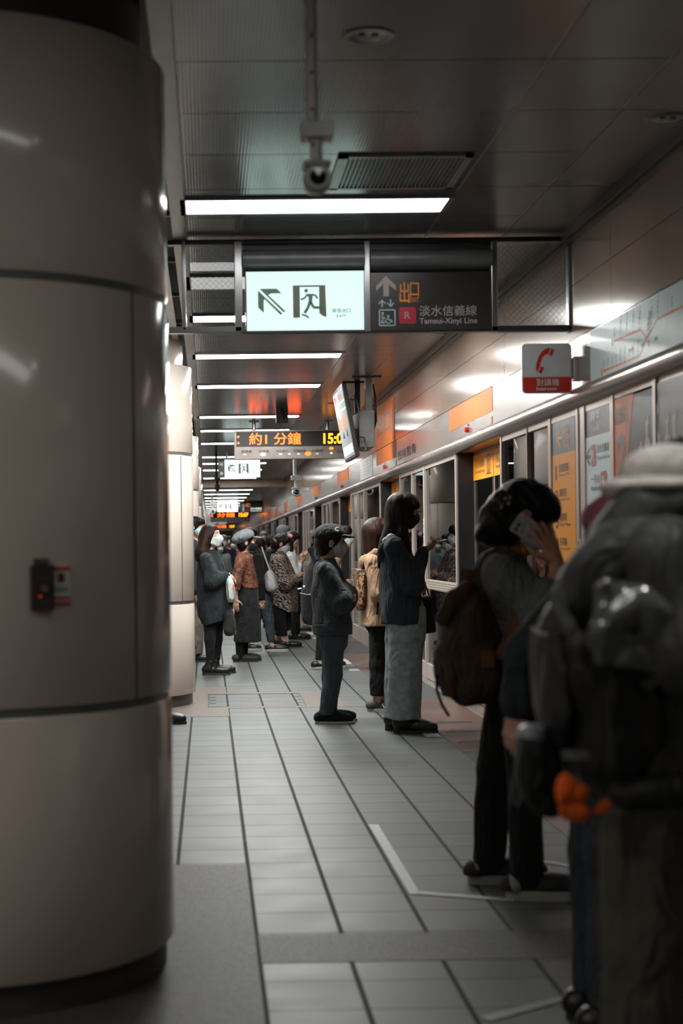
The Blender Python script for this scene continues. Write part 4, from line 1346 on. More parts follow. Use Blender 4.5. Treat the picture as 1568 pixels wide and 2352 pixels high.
def soft(name, prims, h, m, parent, noise=None, seed=0):
    V, Q = sdf_mesh(prims, h, noise, seed)
    a, b, c = V[Q[:, 0]], V[Q[:, 1]], V[Q[:, 2]]
    if np.einsum('ij,ij->i', a, np.cross(b, c)).sum() < 0: Q = Q[:, ::-1].copy()
    me = bpy.data.meshes.new(name)
    me.vertices.add(len(V)); me.vertices.foreach_set('co', V.astype(f32).ravel())
    me.loops.add(Q.size); me.loops.foreach_set('vertex_index', Q.astype(np.int32).ravel())
    me.polygons.add(len(Q)); me.polygons.foreach_set('loop_start', np.arange(0, Q.size, 4, dtype=np.int32))
    me.update(calc_edges=True)
    me.polygons.foreach_set('use_smooth', [True] * len(Q))
    me.materials.append(m)
    o = bpy.data.objects.new(name, me); COL.objects.link(o)
    if parent is not None: o.parent = parent
    return o


def rotm(yaw=0, pitch=0, roll=0):
    """columns are the head's own axes: x forward, y left, z up; positive pitch looks down"""
    return np.array(Matrix.Rotation(yaw, 3, 'Z') @ Matrix.Rotation(pitch, 3, 'Y') @ Matrix.Rotation(roll, 3, 'X'))


def hand(w, d, n, t, curls=(.25, .3, .3), s=1., spread=.0, thumb=None, k=.005):
    """palm, four fingers and a thumb: w wrist, d towards the fingers, n out of the palm, t towards the thumb"""
    w, d, n, t = [np.array(q, float) for q in (w, d, n, t)]
    d /= np.linalg.norm(d); n = n - d * (n @ d); n /= np.linalg.norm(n); t = t - d * (t @ d) - n * (t @ n); t /= np.linalg.norm(t)
    P_ = []
    offs = (.028, .0095, -.0095, -.027)
    P_.append(cap(w - d * .03 * s, w + d * .02 * s, .024 * s, .026 * s, .015))
    for i, o in enumerate(offs):
        P_.append(cap(w + d * .012 * s + t * o * .6 * s, w + (d * (.088 - .006 * abs(i - 1)) + t * o) * s, .0135 * s, .0112 * s, .012))
    sc = (.95, 1.06, .98, .76)
    cs = curls if isinstance(curls[0], (tuple, list)) else (curls,) * 4
    for i, o in enumerate(offs):
        p = w + (d * (.088 - .006 * abs(i - 1)) + t * o) * s
        a = 0; dd0 = d + t * spread * (1.5 - i) / 1.5; dd0 /= np.linalg.norm(dd0)
        for j, (L, r0, r1) in enumerate(((.046, .0096, .0086), (.028, .0086, .0078), (.021, .0078, .0066))):
            a += cs[i][j]
            q = p + (dd0 * math.cos(a) + n * math.sin(a)) * L * sc[i] * s
            P_.append(cap(p, q, r0 * s, r1 * s, k)); p = q
    tv = thumb or (.55, .75, .35)
    p = w + (d * .022 + t * .026) * s; a = d * tv[0] + t * tv[1] + n * tv[2]; a /= np.linalg.norm(a)
    P_.append(cap(w + d * .012 * s, p + a * .03 * s, .017 * s, .0125 * s, .014)); p = p + a * .03 * s
    for L, mixd, r0, r1 in ((.034, .35, .0115, .0098), (.027, .55, .0098, .0080)):
        a = a * (1 - mixd) + (d * .9 + n * .35) * mixd; a /= np.linalg.norm(a)
        q = p + a * L * s; P_.append(cap(p, q, r0 * s, r1 * s, k)); p = q
    return P_


def head_prims(c, M, s=1.):
    c = np.array(c, float)
    def at(x, y, z): return c + M @ (np.array([x, y, z]) * s)
    P_ = [ell(at(-.004, 0, .022), np.array([.096, .076, .092]) * s, M, .02),
          ell(at(.034, 0, -.038), np.array([.056, .058, .078]) * s, M, .03),
          cap(at(.066, .010, -.098), at(.066, -.010, -.098), .020 * s, None, .03),
          cap(at(.02, .045, -.068), at(.060, .016, -.096), .020 * s, .018 * s, .025), cap(at(.02, -.045, -.068), at(.060, -.016, -.096), .020 * s, .018 * s, .025),
          cap(at(.088, 0, .012), at(.104, 0, -.026), .0075 * s, .0105 * s, .012), ell(at(.094, 0, -.032), np.array([.012, .017, .009]) * s, M, .008),
          ell(at(.080, 0, .030), np.array([.014, .046, .011]) * s, M, .02), ell(at(.072, .036, -.024), np.array([.018, .018, .016]) * s, M, .02), ell(at(.072, -.036, -.024), np.array([.018, .018, .016]) * s, M, .02),
          ell(at(.087, 0, -.058), np.array([.010, .021, .006]) * s, M, .008), ell(at(.085, 0, -.068), np.array([.010, .018, .006]) * s, M, .008),
          sub(ell(at(.094, .031, .008), np.array([.014, .015, .010]) * s, M, .01)), sub(ell(at(.094, -.031, .008), np.array([.014, .015, .010]) * s, M, .01))]
    for e in (1, -1):
        P_.append(ell(at(-.008, e * .078, -.014), np.array([.020, .009, .032]) * s, M, .008))
        P_.append(sub(ell(at(-.004, e * .087, -.010), np.array([.010, .006, .018]) * s, M, .004)))
    return P_, at


M_eyew = pbr('eye_white', (.62, .60, .57, 1), .25)
M_eyed = pbr('eye_dark', (.012, .009, .008, 1), .15)


def eyes(at, s, parent):
    for e in (1, -1):
        m = MB(); c = at(.077, e * .031, .008)
        o = bpy.data.objects.new('eye', bpy.data.meshes.new('eye')); COL.objects.link(o); o.parent = parent
        bm = bmesh.new(); bmesh.ops.create_uvsphere(bm, u_segments=16, v_segments=10, radius=.0115 * s)
        bmesh.ops.translate(bm, verts=bm.verts, vec=Vector(c)); bm.to_mesh(o.data); bm.free()
        o.data.materials.append(M_eyew)
        fwd = np.array(at(1, 0, 0)) - np.array(at(0, 0, 0)); fwd /= np.linalg.norm(fwd)
        i = bpy.data.objects.new('iris', bpy.data.meshes.new('iris')); COL.objects.link(i); i.parent = o
        bm = bmesh.new(); bmesh.ops.create_uvsphere(bm, u_segments=12, v_segments=8, radius=.0062 * s)
        bmesh.ops.translate(bm, verts=bm.verts, vec=Vector(c + fwd * .0072 * s)); bm.to_mesh(i.data); bm.free(); i.data.materials.append(M_eyed)


def skeleton(h, **kw):
    J = dict(h=h, hipL=(0, .052 * h, .515 * h), hipR=(0, -.052 * h, .515 * h), kneeL=(.008, .055 * h, .28 * h), kneeR=(.008, -.055 * h, .28 * h),
             ankL=(-.02, .058 * h, .05 * h), ankR=(-.02, -.058 * h, .05 * h), waist=(0, 0, .61 * h), chest=(0, 0, .72 * h), neck=(-.015, 0, .835 * h),
             shL=(-.01, .105 * h, .808 * h), shR=(-.01, -.105 * h, .808 * h), elL=(-.02, .125 * h, .63 * h), elR=(-.02, -.125 * h, .63 * h),
             wrL=(.03, .12 * h, .49 * h), wrR=(.03, -.12 * h, .49 * h), head=(.01, 0, .93 * h), yaw=0., pitch=0., roll=0., hs=h * .135 / .225)
    J.update(kw)
    for k_, v in list(J.items()):
        if isinstance(v, tuple): J[k_] = np.array(v, float)
    return J


SKIN = pbr('skin', (.52, .29, .195, 1), .5, 0, .08, 14, .05, 240, .4)
SKIN2 = pbr('skin_fair', (.60, .36, .27, 1), .5, 0, .08, 14, .05, 240, .4)
SKIN3 = pbr('skin_tan', (.40, .20, .125, 1), .5, 0, .08, 14, .05, 240, .4)


def body(J, parent, vox, skin, handL=None, handR=None, extra=()):
    h = J['h']; M = rotm(J['yaw'], J['pitch'], J['roll'])
    hp, at = head_prims(J['head'], M, J['hs'])
    nk = J['neck']
    P_ = [loft([(J['waist'][2] - .02, J['waist'][0], J['waist'][1], .06 * h, .078 * h), (J['chest'][2], J['chest'][0], J['chest'][1], .064 * h, .088 * h), (J['neck'][2] - .035 * h, J['neck'][0], J['neck'][1], .045 * h, .075 * h), (J['neck'][2] + .005, nk[0], nk[1], .034, .038)], .04),
          ell((J['hipL'] + J['hipR']) / 2 + np.array([0, 0, .03]), (.062 * h, .088 * h, .08 * h), None, .04)]
    for s_ in 'LR':
        P_ += [cap(J['hip' + s_], J['knee' + s_], .050 * h, .033 * h, .03), cap(J['knee' + s_], J['ank' + s_], .033 * h, .019 * h, .03),
               cap(J['ank' + s_], J['ank' + s_] + np.array([.08, 0, -.02]), .019 * h, .015 * h, .02),
               cap(J['sh' + s_], J['el' + s_], .029 * h, .023 * h, .03), cap(J['el' + s_], J['wr' + s_], .023 * h, .0155 * h, .02), cap(nk + np.array([0, 0, -.03]), J['sh' + s_], .03 * h, .03 * h, .03)]
    P_ += [cap(nk + np.array([0, 0, -.02]), at(-.012, 0, -.06), .036 * h / 1.6 * 1.55, .034, .03)]
    for s_, H_ in (('L', handL), ('R', handR)):
        if H_ is None:
            d = J['wr' + s_] - J['el' + s_]; d = d / np.linalg.norm(d)
            H_ = dict(d=d, n=(0, -1 if s_ == 'L' else 1, 0), t=(1, 0, 0), curls=(.35, .4, .35))
        H_ = dict(H_); dd = np.array(H_.pop('d'), float); dd /= np.linalg.norm(dd)
        P_ += hand(J['wr' + s_] + dd * .012, dd, s=h * .565 * H_.pop('k', 1.), **H_)
    P_ += hp + list(extra)
    o = soft('body', P_, vox, skin, parent)
    return o, at, M


def shoe(ank, yaw, L, m, sole_m, parent, name='shoe', high=.0, heel=.0, w=.042, vox=.006, sole=.022, toe_up=0.):
    """ank: the ankle; the sole sits on the ground under it"""
    a = np.array([ank[0], ank[1], 0.]); R_ = rotm(yaw)
    def at(x, y, z): return a + R_ @ np.array([x, y, z])
    b = sole + heel * .3
    up = [cap(at(-.055, 0, .045 + heel), at(-.03, 0, .06 + heel), w * .82, w * .80, .03), cap(at(-.04, 0, .045 + heel), at(L * .5, 0, .036 + heel * .25), w * .85, w * .86, .03), cap(at(L * .3, 0, .036 + b * .3), at(L * .68, 0, .034 + b * .2), w, w * .72, .03),
          keep((0, 0, -1), -(sole * .92))]
    if high: up.append(cap(at(-.015, 0, .06), at(-.004, 0, .06 + high), w * .98, w * 1.0, .03)); up.append(keep((0, 0, 1), .06 + high))
    else: up.append(sub(ell(at(-.02, 0, .105 + heel), (.045, .03, .025), None, .01)))
    o = soft(name, up, vox, m, parent)
    so = MB(); pts = []
    for i in range(28):
        t = 2 * math.pi * i / 28
        x = .5 * (L * .68 + .055 + .06) * math.cos(t) + .5 * (L * .68 - .055) + .005
        wid = w * (1.13 + .08 * math.cos(t)) * (1 if abs(math.cos(t)) < .9 else 1)
        pts.append(at(x, wid * (abs(math.sin(t)) ** .75) * (1 if math.sin(t) > 0 else -1), 0)[:2])
    so.extr([tuple(p) for p in pts], 'z', .001, sole)
    if heel:
        hp = [tuple(at(-.075 + .03 * math.cos(t) + .02, w * .75 * math.sin(t), 0)[:2]) for t in np.linspace(0, 2 * math.pi, 16)[:-1]]
        so.extr(hp, 'z', .0, sole + heel)
    so.build('sole', sole_m, o, keep=True)
    return o


def sleeve(J, s_, r0, r1, r2, upto=1., k=.03):
    w = J['el' + s_] + (J['wr' + s_] - J['el' + s_]) * upto
    return [cap(J['sh' + s_], J['el' + s_], r0, r1, k), cap(J['el' + s_], w, r1, r2, k)]


def trouser(J, thigh, knee, cuff, cuffz, waistz, k=.025, seat=None):
    P_ = []
    for s_ in 'LR':
        a = J['ank' + s_].copy(); kn = J['knee' + s_]
        t = (kn[2] - cuffz) / max(.01, kn[2] - a[2]); e = kn + (a - kn) * min(1, t)
        P_ += [cap(J['hip' + s_], kn, thigh, knee, k), cap(kn, e, knee, cuff, k)]
    c = (J['hipL'] + J['hipR']) / 2
    w = np.array([J['waist'][0], J['waist'][1], waistz])
    rx, ry = seat or (.075 * J['h'], .1 * J['h'])
    P_ += [loft([(c[2] - .06, c[0], c[1], rx * .9, ry * .95), (c[2] + .02, c[0], c[1], rx, ry), (waistz, w[0], w[1], rx * .9, ry * .92)], .05), keep((0, 0, -1), -cuffz)]
    return P_


def mask_part(at, M, s, m, parent, vox=.004, loops=True, big=1.):
    ext = [ell(at(.045, 0, -.052), np.array([.074 * big, .067, .058]) * s, M, .01), cap(at(.100, 0, -.022), at(.104, 0, -.052), .010 * s, None, .03)]
    for e in (1, -1): ext += [cap(at(.015, e * .046, -.066), at(.062, e * .018, -.094), .026 * s, .026 * s, .02), ell(at(.040, e * .040, -.036), np.array([.034, .026, .030]) * s, M, .02)]
    nx = M @ np.array([-1., 0, 0]); ext.append(keep(nx, float(nx @ at(.012, 0, 0))))
    ext.append(keep(M @ np.array([.0, 0, 1.]), float((M @ np.array([.0, 0, 1.])) @ at(0, 0, -.012))))
    o = soft('face_mask', ext, vox, m, parent)
    if loops:
        for e in (1, -1):
            MB().tube([at(.040, e * .061, -.030), at(.012, e * .077, -.012), at(-.020, e * .083, .006)], .0018 * s, 6).build('ear_loop', m, o, keep=True)
            MB().tube([at(.036, e * .058, -.075), at(.010, e * .075, -.052), at(-.022, e * .083, -.03)], .0018 * s, 6).build('ear_loop', m, o, keep=True)
    return o


def hair_cap(at, M, s, low=-.02, back=-.09, fringe=True, puff=1.):
    P_ = [ell(at(-.010, 0, .024), np.array([.108, .088, .102]) * s * puff, M, .02), ell(at(-.045, 0, -.03), np.array([.068, .080, .075]) * s * puff, M, .03)]
    P_.append(sub(ell(at(.100, 0, -.055), np.array([.085, .085, .092]) * s, M, .012)))
    P_.append(sub(ell(at(.03, 0, -.13), np.array([.085, .12, .085]) * s, M, .02)))
    for e in (1, -1): P_.append(sub(ell(at(.0, e * .095, -.02), np.array([.026, .03, .036]) * s, M, .01)))
    if fringe:
        P_.append(ell(at(.060, 0, .058), np.array([.048, .074, .050]) * s, M, .015))
    return P_
# ------------------------------------------------------------------ people
def cloth(name, col, rough=.85, var=.18, scale=24, bump=.25, bscale=180, sheen=.04):
    return pbr(name, col, rough, 0, var, scale, bump, bscale, .25, 0, sheen, fold=.85, fscale=14.)


def hair_mat(name, col, rough=.36):
    return pbr(name, col, rough, 0, .6, 12, .4, 26, .16, 0, 0, (9, 9, .5))


def voro_mat(name, cols, scale, rough=.8, stretch=(1, 1, 1), distort=0.):
    """blotchy printed cloth"""
    m, nt, b = newmat(name)
    tc = N(nt, 'ShaderNodeTexCoord'); mp = N(nt, 'ShaderNodeMapping'); mp.inputs['Scale'].default_value = stretch
    nt.links.new(tc.outputs['Object'], mp.inputs[0])
    nz = N(nt, 'ShaderNodeTexNoise', i_Scale=scale, i_Detail=4.0, i_Distortion=distort); nt.links.new(mp.outputs[0], nz.inputs[0])
    rp = N(nt, 'ShaderNodeValToRGB'); e = rp.color_ramp.elements
    while len(e) < len(cols): e.new(.5)
    for i, (p_, c) in enumerate(cols): e[i].position = p_; e[i].color = (*c, 1)
    rp.color_ramp.interpolation = 'CONSTANT' if len(cols) > 2 else 'LINEAR'
    nt.links.new(nz.outputs['Fac'], rp.inputs[0]); nt.links.new(rp.outputs[0], b.inputs['Base Color']); b.inputs['Roughness'].default_value = rough
    n2 = N(nt, 'ShaderNodeTexNoise', i_Scale=9.0, i_Detail=2.0, i_Distortion=.4); nt.links.new(tc.outputs['Object'], n2.inputs[0])
    bp = N(nt, 'ShaderNodeBump', i_Strength=.5, i_Distance=.05); nt.links.new(n2.outputs['Fac'], bp.inputs['Height']); nt.links.new(bp.outputs[0], b.inputs['Normal'])
    return m


def leopard_mat():
    m, nt, b = newmat('leopard_print')
    tc = N(nt, 'ShaderNodeTexCoord')
    nz = N(nt, 'ShaderNodeTexNoise', i_Scale=30.0); nt.links.new(tc.outputs['Object'], nz.inputs[0])
    mx = N(nt, 'ShaderNodeMix', data_type='RGBA'); mx.inputs[0].default_value = .05; nt.links.new(tc.outputs['Object'], mx.inputs[6]); nt.links.new(nz.outputs['Color'], mx.inputs[7])
    vo = N(nt, 'ShaderNodeTexVoronoi', i_Scale=34.0); nt.links.new(mx.outputs[2], vo.inputs['Vector'])
    rp = N(nt, 'ShaderNodeValToRGB'); rp.color_ramp.interpolation = 'CONSTANT'; e = rp.color_ramp.elements; e.new(.5); e.new(.6)
    for i, (p_, c) in enumerate(((0, (.16, .055, .02)), (.25, (.013, .010, .009)), (.52, (.48, .22, .09)), (.64, (.40, .20, .09)))): e[i].position = p_; e[i].color = (*c, 1)
    nt.links.new(vo.outputs['Distance'], rp.inputs[0]); nt.links.new(rp.outputs[0], b.inputs['Base Color']); b.inputs['Roughness'].default_value = .7
    return m


def zebra_mat():
    m, nt, b = newmat('zebra_print')
    tc = N(nt, 'ShaderNodeTexCoord')
    wv = N(nt, 'ShaderNodeTexWave', wave_type='BANDS', bands_direction='DIAGONAL', i_Scale=12.0, i_Distortion=10.0, i_Detail=1.5, i_Detail_Scale=1.8); nt.links.new(tc.outputs['Object'], wv.inputs[0])
    rp = N(nt, 'ShaderNodeValToRGB'); e = rp.color_ramp.elements
    e[0].position = .58; e[0].color = (.014, .012, .012, 1); e[1].position = .68; e[1].color = (.36, .255, .205, 1)
    nt.links.new(wv.outputs['Fac'], rp.inputs[0]); nt.links.new(rp.outputs[0], b.inputs['Base Color']); b.inputs['Roughness'].default_value = .7
    return m


M_hairblack = hair_mat('black_hair', (.010, .008, .0075, 1))
M_hairbrown = hair_mat('dark_brown_hair', (.024, .010, .007, 1))
M_hairgrey = hair_mat('grey_hair', (.14, .145, .15, 1), .5)
M_maskwhite = cloth('mask_white', (.62, .70, .70, 1), .8, .05, 30, .1)
M_maskblack = cloth('mask_black', (.010, .010, .011, 1), .7)
M_maskblue = cloth('mask_blue', (.36, .50, .54, 1), .8, .05)
M_blackcloth = cloth('black_cloth', (.011, .011, .012, 1), .9)
M_shoeblack = pbr('black_shoe', (.010, .010, .011, 1), .35, 0, .2, 30, .1)
M_solewhite = pbr('pale_sole', (.42, .42, .40, 1), .6)
M_soleblack = pbr('dark_sole', (.02, .02, .02, 1), .7)
M_phone = pbr('phone_case', (.24, .24, .25, 1), .3)


def Q_(d, x0):
    """local place of a photo point on someone standing at distance d whose feet are at x0: (px, py, sideways) -> x, y, z"""
    def q(px, py, yo=0.):
        x, z = P(px, py, d + yo); return np.array((x - x0, yo, z))
    return q


def person(label, px, d, rot=0, group=None):
    x0 = P(px, 1255, d)[0]
    t = thing('person', label, 'person', (x0, d, 0), rot, group)
    return t, Q_(d, x0)


def placed(t, *names):                       # move things modelled in a person's frame into the hall
    for o in names:
        o.location = t.location; o.rotation_euler = t.rotation_euler


def prof(q, rows, ry, yo=0.):                # silhouette rows (py, px left, px right) -> loft sections; ry number or list
    S_ = []
    for i, (py, a, b) in enumerate(rows):
        A, B_ = q(a, py, yo), q(b, py, yo)
        S_.append(((A[2] + B_[2]) / 2, (A[0] + B_[0]) / 2, yo, max(.01, abs(B_[0] - A[0]) / 2), ry[i] if isinstance(ry, (list, tuple)) else ry))
    return S_


def phone_obj(label, c, ax_long, ax_wide, L=.145, W_=.07, T=.009, m=M_phone, back=None, rotz_of=None):
    a = Vector(ax_long).normalized(); b = Vector(ax_wide); b = (b - a * b.dot(a)).normalized(); n = a.cross(b)
    t = thing('smartphone', label, 'smartphone', (0, 0, 0))
    f = Face(Vector(c) - a * L / 2 - b * W_ / 2, b, a, n)
    m_ = MB(); f.rrect(m_, 0, W_, 0, L, .010, -T / 2, T); m_.build('case', m, t)
    m_ = MB(); f.rrect(m_, .004, W_ - .004, .004, L - .004, .007, T / 2, .0008); m_.build('screen', M_lens, t)
    m_ = MB(); g = Face(Vector(c) - a * L / 2 - b * W_ / 2, b, a, -n)
    for (x, y) in ((.016, L - .02), (.034, L - .02)): g.disc(m_, x, y, .006, None, T / 2, .001)
    m_.build('camera_lens', M_dark, t)
    return t


# ---- tall girl looking at her phone
t, q = person('tall girl with long dark hair, black mask, navy hoodie and pale jeans, holding a phone', 918, 11.1)
J = skeleton(1.70, yaw=.0, pitch=.10, head=q(924, 1172), neck=q(908, 1234), shL=q(906, 1256, .165), shR=q(904, 1256, -.165), elR=q(948, 1345, -.20), wrR=q(970, 1268, -.115), elL=q(922, 1345, .2), wrL=q(938, 1375, .15),
             chest=q(912, 1290), waist=q(918, 1350), hipL=q(918, 1405, .085), hipR=q(930, 1405, -.085), kneeL=q(908, 1530, .09), kneeR=q(930, 1530, -.09), ankL=q(907, 1650, .10), ankR=q(927, 1655, -.09), hs=.235 / .225)
_, at, M = body(J, t, .006, SKIN3, handR=dict(d=q(992, 1252, -.10) - q(972, 1266, -.115), n=(.25, .55, .8), t=(-.3, .75, .5), curls=((.35, .7, .5), (.4, .8, .5), (.45, .8, .5), (.5, .8, .5)), k=.92, thumb=(.75, .35, .65)),
            handL=dict(d=(.1, -.2, -.9), n=(-.2, -.9, 0), t=(.9, 0, 0), curls=(.5, .8, .6)))
eyes(at, J['hs'], t)
M_navy = cloth('navy_fleece', (.030, .037, .046, 1), .9, .2, 20, .3)
hp = [loft(prof(q, [(1232, 893, 928), (1246, 882, 938), (1275, 875, 948), (1320, 872, 958), (1370, 872, 968), (1405, 874, 972), (1432, 878, 970)], [.07, .15, .205, .215, .215, .21, .20]), .03, (5, .05, J['chest'][2], .7, .4))]
hp += sleeve(J, 'R', .072, .070, .046, .93, .04) + sleeve(J, 'L', .072, .066, .05, .93, .04)
hp += [cap(q(966, 1283, -.12), q(971, 1266, -.115), .044, .040, .01), keep((0, 0, -1), -(q(920, 1436)[2])), sub(ell(q(912, 1226), (.06, .07, .05), None, .01))]
hood = soft('hoodie', hp, .0075, M_navy, t, (.005, 19, 17, 13), 1)
soft('hood', [cap(q(930, 1252, -.115), q(902, 1243, -.125), .020, .030, .03), cap(q(902, 1243, -.125), q(884, 1262, -.085), .032, .038, .04), cap(q(884, 1262, -.085), q(882, 1270, .085), .040, .040, .04), cap(q(882, 1262, .085), q(912, 1244, .11), .036, .028, .03), cap(q(882, 1275, -.07), q(884, 1295, -.05), .034, .022, .04)], .006, M_navy, hood, (.002, 20, 20, 16), 2)
soft('inner_collar', [cap(q(918, 1238, -.10), q(897, 1234, -.105), .012, .022, .02), cap(q(897, 1234, -.105), q(886, 1243, -.07), .022, .022, .02), cap(q(886, 1243, -.07), q(888, 1243, .06), .022, .022, .02)], .005, cloth('pale_collar', (.40, .44, .42, 1)), t)
M_jean = voro_mat('pale_denim', ((.35, (.20, .245, .25)), (.65, (.29, .34, .345))), 26, .85)
jp = []
for s_, px_t, px_b, yo in (('R', (893, 980), (889, 966), -.085), ('L', (886, 966), (884, 946), .085)):
    jp.append(loft(prof(q, [(1400, px_t[0] + 4, px_t[1] - 6), (1450, px_t[0], px_t[1] - 4), (1520, px_t[0] - 2, px_t[1] - 10), (1600, px_b[0], px_b[1]), (1651, px_b[0] - 1, px_b[1] + 1)], [.06, .088, .10, .10, .10], yo), .012, (4, .05, .6, .1, 1.)))
jp.append(loft(prof(q, [(1370, 893, 968), (1440, 889, 975), (1465, 890, 972)], [.16, .18, .18]), .05)); jp.append(keep((0, 0, -1), -(q(925, 1650)[2])))
soft('jeans', jp, .0075, M_jean, t, (.004, 22, 20, 12), 3)
for s_, yo in (('R', 0), ('L', 0)): shoe(J['ank' + s_] + np.array([.012, 0, 0]), -.04, .285, M_shoeblack, M_soleblack, t, high=.06, heel=.028, w=.046)
hh = hair_cap(at, M, J['hs'], fringe=False, puff=.99)
hh += [ell(at(.040, 0, .052), np.array([.066, .078, .062]) * J['hs'], M, .03), cap(at(.090, .040, .040), at(.090, -.040, .040), .020, None, .03), cap(at(.045, -.074, .03), at(.050, -.070, -.01), .022, .016, .03)]
hh += [loft(prof(q, [(1146, 902, 926), (1165, 891, 934), (1200, 884, 930), (1222, 878, 912), (1242, 871, 895), (1268, 867, 888), (1288, 866, 882), (1306, 869, 873)], [.03, .085, .10, .075, .058, .055, .05, .02]), .04, (9, .05, 1.45, 1.2, .4)), cap(at(-.01, -.072, -.03), q(926, 1230, -.11), .038, .034, .04), cap(q(925, 1225, -.11), q(941, 1266, -.15), .030, .016, .03), cap(at(-.01, .072, -.03), q(926, 1262, .13), .036, .016, .04)]
soft('hair', hh, .006, M_hairblack, t, (.0012, 70, 70, 5), 4)
mask_part(at, M, J['hs'], M_maskblack, t, .0045, False)
ph = phone_obj('phone held out flat by the tall girl in the navy hoodie', q(1003, 1245, -.07), q(1020, 1241, -.07) - q(984, 1249, -.07), (0, 1, .1), .14, .07)
placed(t, ph)
bg = thing('tote_bag', 'black tote bag hanging in front of the tall girl', 'bag', (0, 0, 0))
soft('bag_body', [rbox(q(977, 1410, .16), (.048, .13, .135), .02, rotm(0, -.12), .02), keep((0, 0, 1), q(977, 1364)[2])], .009, cloth('black_canvas', (.016, .016, .017, 1)), bg, (.003, 12, 12, 12), 2)
m = MB(); m.tube([q(972, 1368, .10), q(965, 1335, .12), q(962, 1325, .15)], .006, 8); m.tube([q(985, 1368, .2), q(975, 1338, .19), q(966, 1325, .16)], .006, 8); m.build('handle', M_blackcloth, bg, smooth=True, keep=True)
m = MB(); m.box(*[v for c, r in zip(q(974, 1352, .02), (.012, .006, .045)) for v in (c - r, c + r)]); m.build('orange_tag', M_orange, bg, keep=True)
placed(t, bg)

# ---- boy in the black cap
t, q = person('boy in a black cap, grey mask, charcoal jacket and dark trousers, arms crossed', 757, 11.75)
J = skeleton(1.44, pitch=-.05, head=q(760, 1244), neck=q(748, 1284), shL=q(748, 1312, .15), shR=q(748, 1312, -.15), elR=q(783, 1382, -.185), wrR=q(803, 1362, -.04), elL=q(790, 1385, .18), wrL=q(805, 1375, .02), chest=q(752, 1330), waist=q(758, 1400),
             hipL=q(762, 1465, .075), hipR=q(766, 1465, -.075), kneeL=q(760, 1555, .08), kneeR=q(765, 1550, -.07), ankL=q(755, 1643, .085), ankR=q(748, 1646, -.07), hs=.225 / .225)
_, at, M = body(J, t, .006, SKIN, handR=dict(d=(.3, .9, .1), n=(-.9, .2, .1), t=(.1, -.1, 1), curls=(.4, .5, .4)), handL=dict(d=(.3, -.9, .1), n=(-.9, -.2, .1), t=(.1, .1, 1), curls=(.4, .5, .4)))
eyes(at, J['hs'], t)
M_char = cloth('charcoal_wool', (.048, .056, .064, 1), .95, .25, 60, .35, 260)
jk = [loft(prof(q, [(1282, 735, 770), (1292, 726, 774), (1312, 719, 786), (1350, 716, 797), (1400, 717, 803), (1435, 718, 807), (1458, 722, 806)], [.06, .10, .155, .175, .18, .18, .175]), .03, (4, .035, 1.1, .7, 1.3))]
jk += sleeve(J, 'R', .068, .074, .052, 1.05, .05) + sleeve(J, 'L', .068, .074, .052, 1.05, .05) + [cap(q(788, 1355, -.08), q(800, 1385, .05), .050, .050, .05), keep((0, 0, -1), -(q(760, 1457)[2])), sub(ell(q(752, 1275), (.05, .055, .045), None, .01))]
jo = soft('jacket', jk, .0075, M_char, t, (.0045, 18, 16, 14), 5)
soft('collar', [cap(q(733, 1285, 0), q(748, 1293, -.075), .020, .018, .02), cap(q(748, 1293, -.075), q(768, 1305, -.06), .018, .012, .02), cap(q(733, 1285, 0), q(748, 1293, .075), .020, .018, .02)], .005, M_char, jo)
soft('hem_band', [loft(prof(q, [(1432, 716, 808), (1457, 719, 809)], .181), .01), sub(loft(prof(q, [(1425, 722, 802), (1460, 724, 803)], .17), .005))], .007, M_char, jo)
soft('trousers', trouser(J, .082, .068, .056, q(750, 1641)[2], q(760, 1440)[2], .02, (.115, .14)), .0075, cloth('slate_trousers', (.055, .069, .084, 1), .9), t, (.003, 16, 16, 14), 6)
for s_ in 'RL': shoe(J['ank' + s_] + np.array([.0, 0, 0]), -.03 if s_ == 'R' else .05, .262, M_blackcloth, M_solewhite, t, w=.042, sole=.017)
hc = hair_cap(at, M, J['hs'], fringe=False)
soft('hair', hc + [cap(at(-.07, 0, -.02), at(-.062, 0, -.075), .05, .035, .03)], .0055, M_hairblack, t, (.0015, 50, 50, 20), 2)
M_cap = cloth('black_cap_cloth', (.015, .016, .017, 1), .8)
cp = soft('cap', [ell(at(-.008, 0, .055), np.array([.118, .097, .082]) * J['hs'], M, .01), keep(M @ np.array([.12, 0, -1.]), float((M @ np.array([.12, 0, -1.])) @ at(0, 0, .028)))], .005, M_cap, t)
soft('brim', [ell(at(.112, 0, .034), np.array([.070, .080, .013]) * J['hs'], M @ rotm(0, .16), .01), cap(at(.09, -.05, .035), at(.09, .05, .035), .010, None, .02)], .004, M_cap, cp)
f = Face(at(.028, -.094, .075), M @ np.array((.03, 0, 0)), M @ np.array((0, .010, .028))); m = MB()
f.line(m, [(.9, .9), (.3, .9), (.0, .5), (.3, .1), (.9, .1)], .28, .006); m.build('cap_mark', M_inkwhite, cp, keep=True)
mask_part(at, M, J['hs'], cloth('mask_pale_grey', (.52, .60, .61, 1), .8, .05), t, .0045)

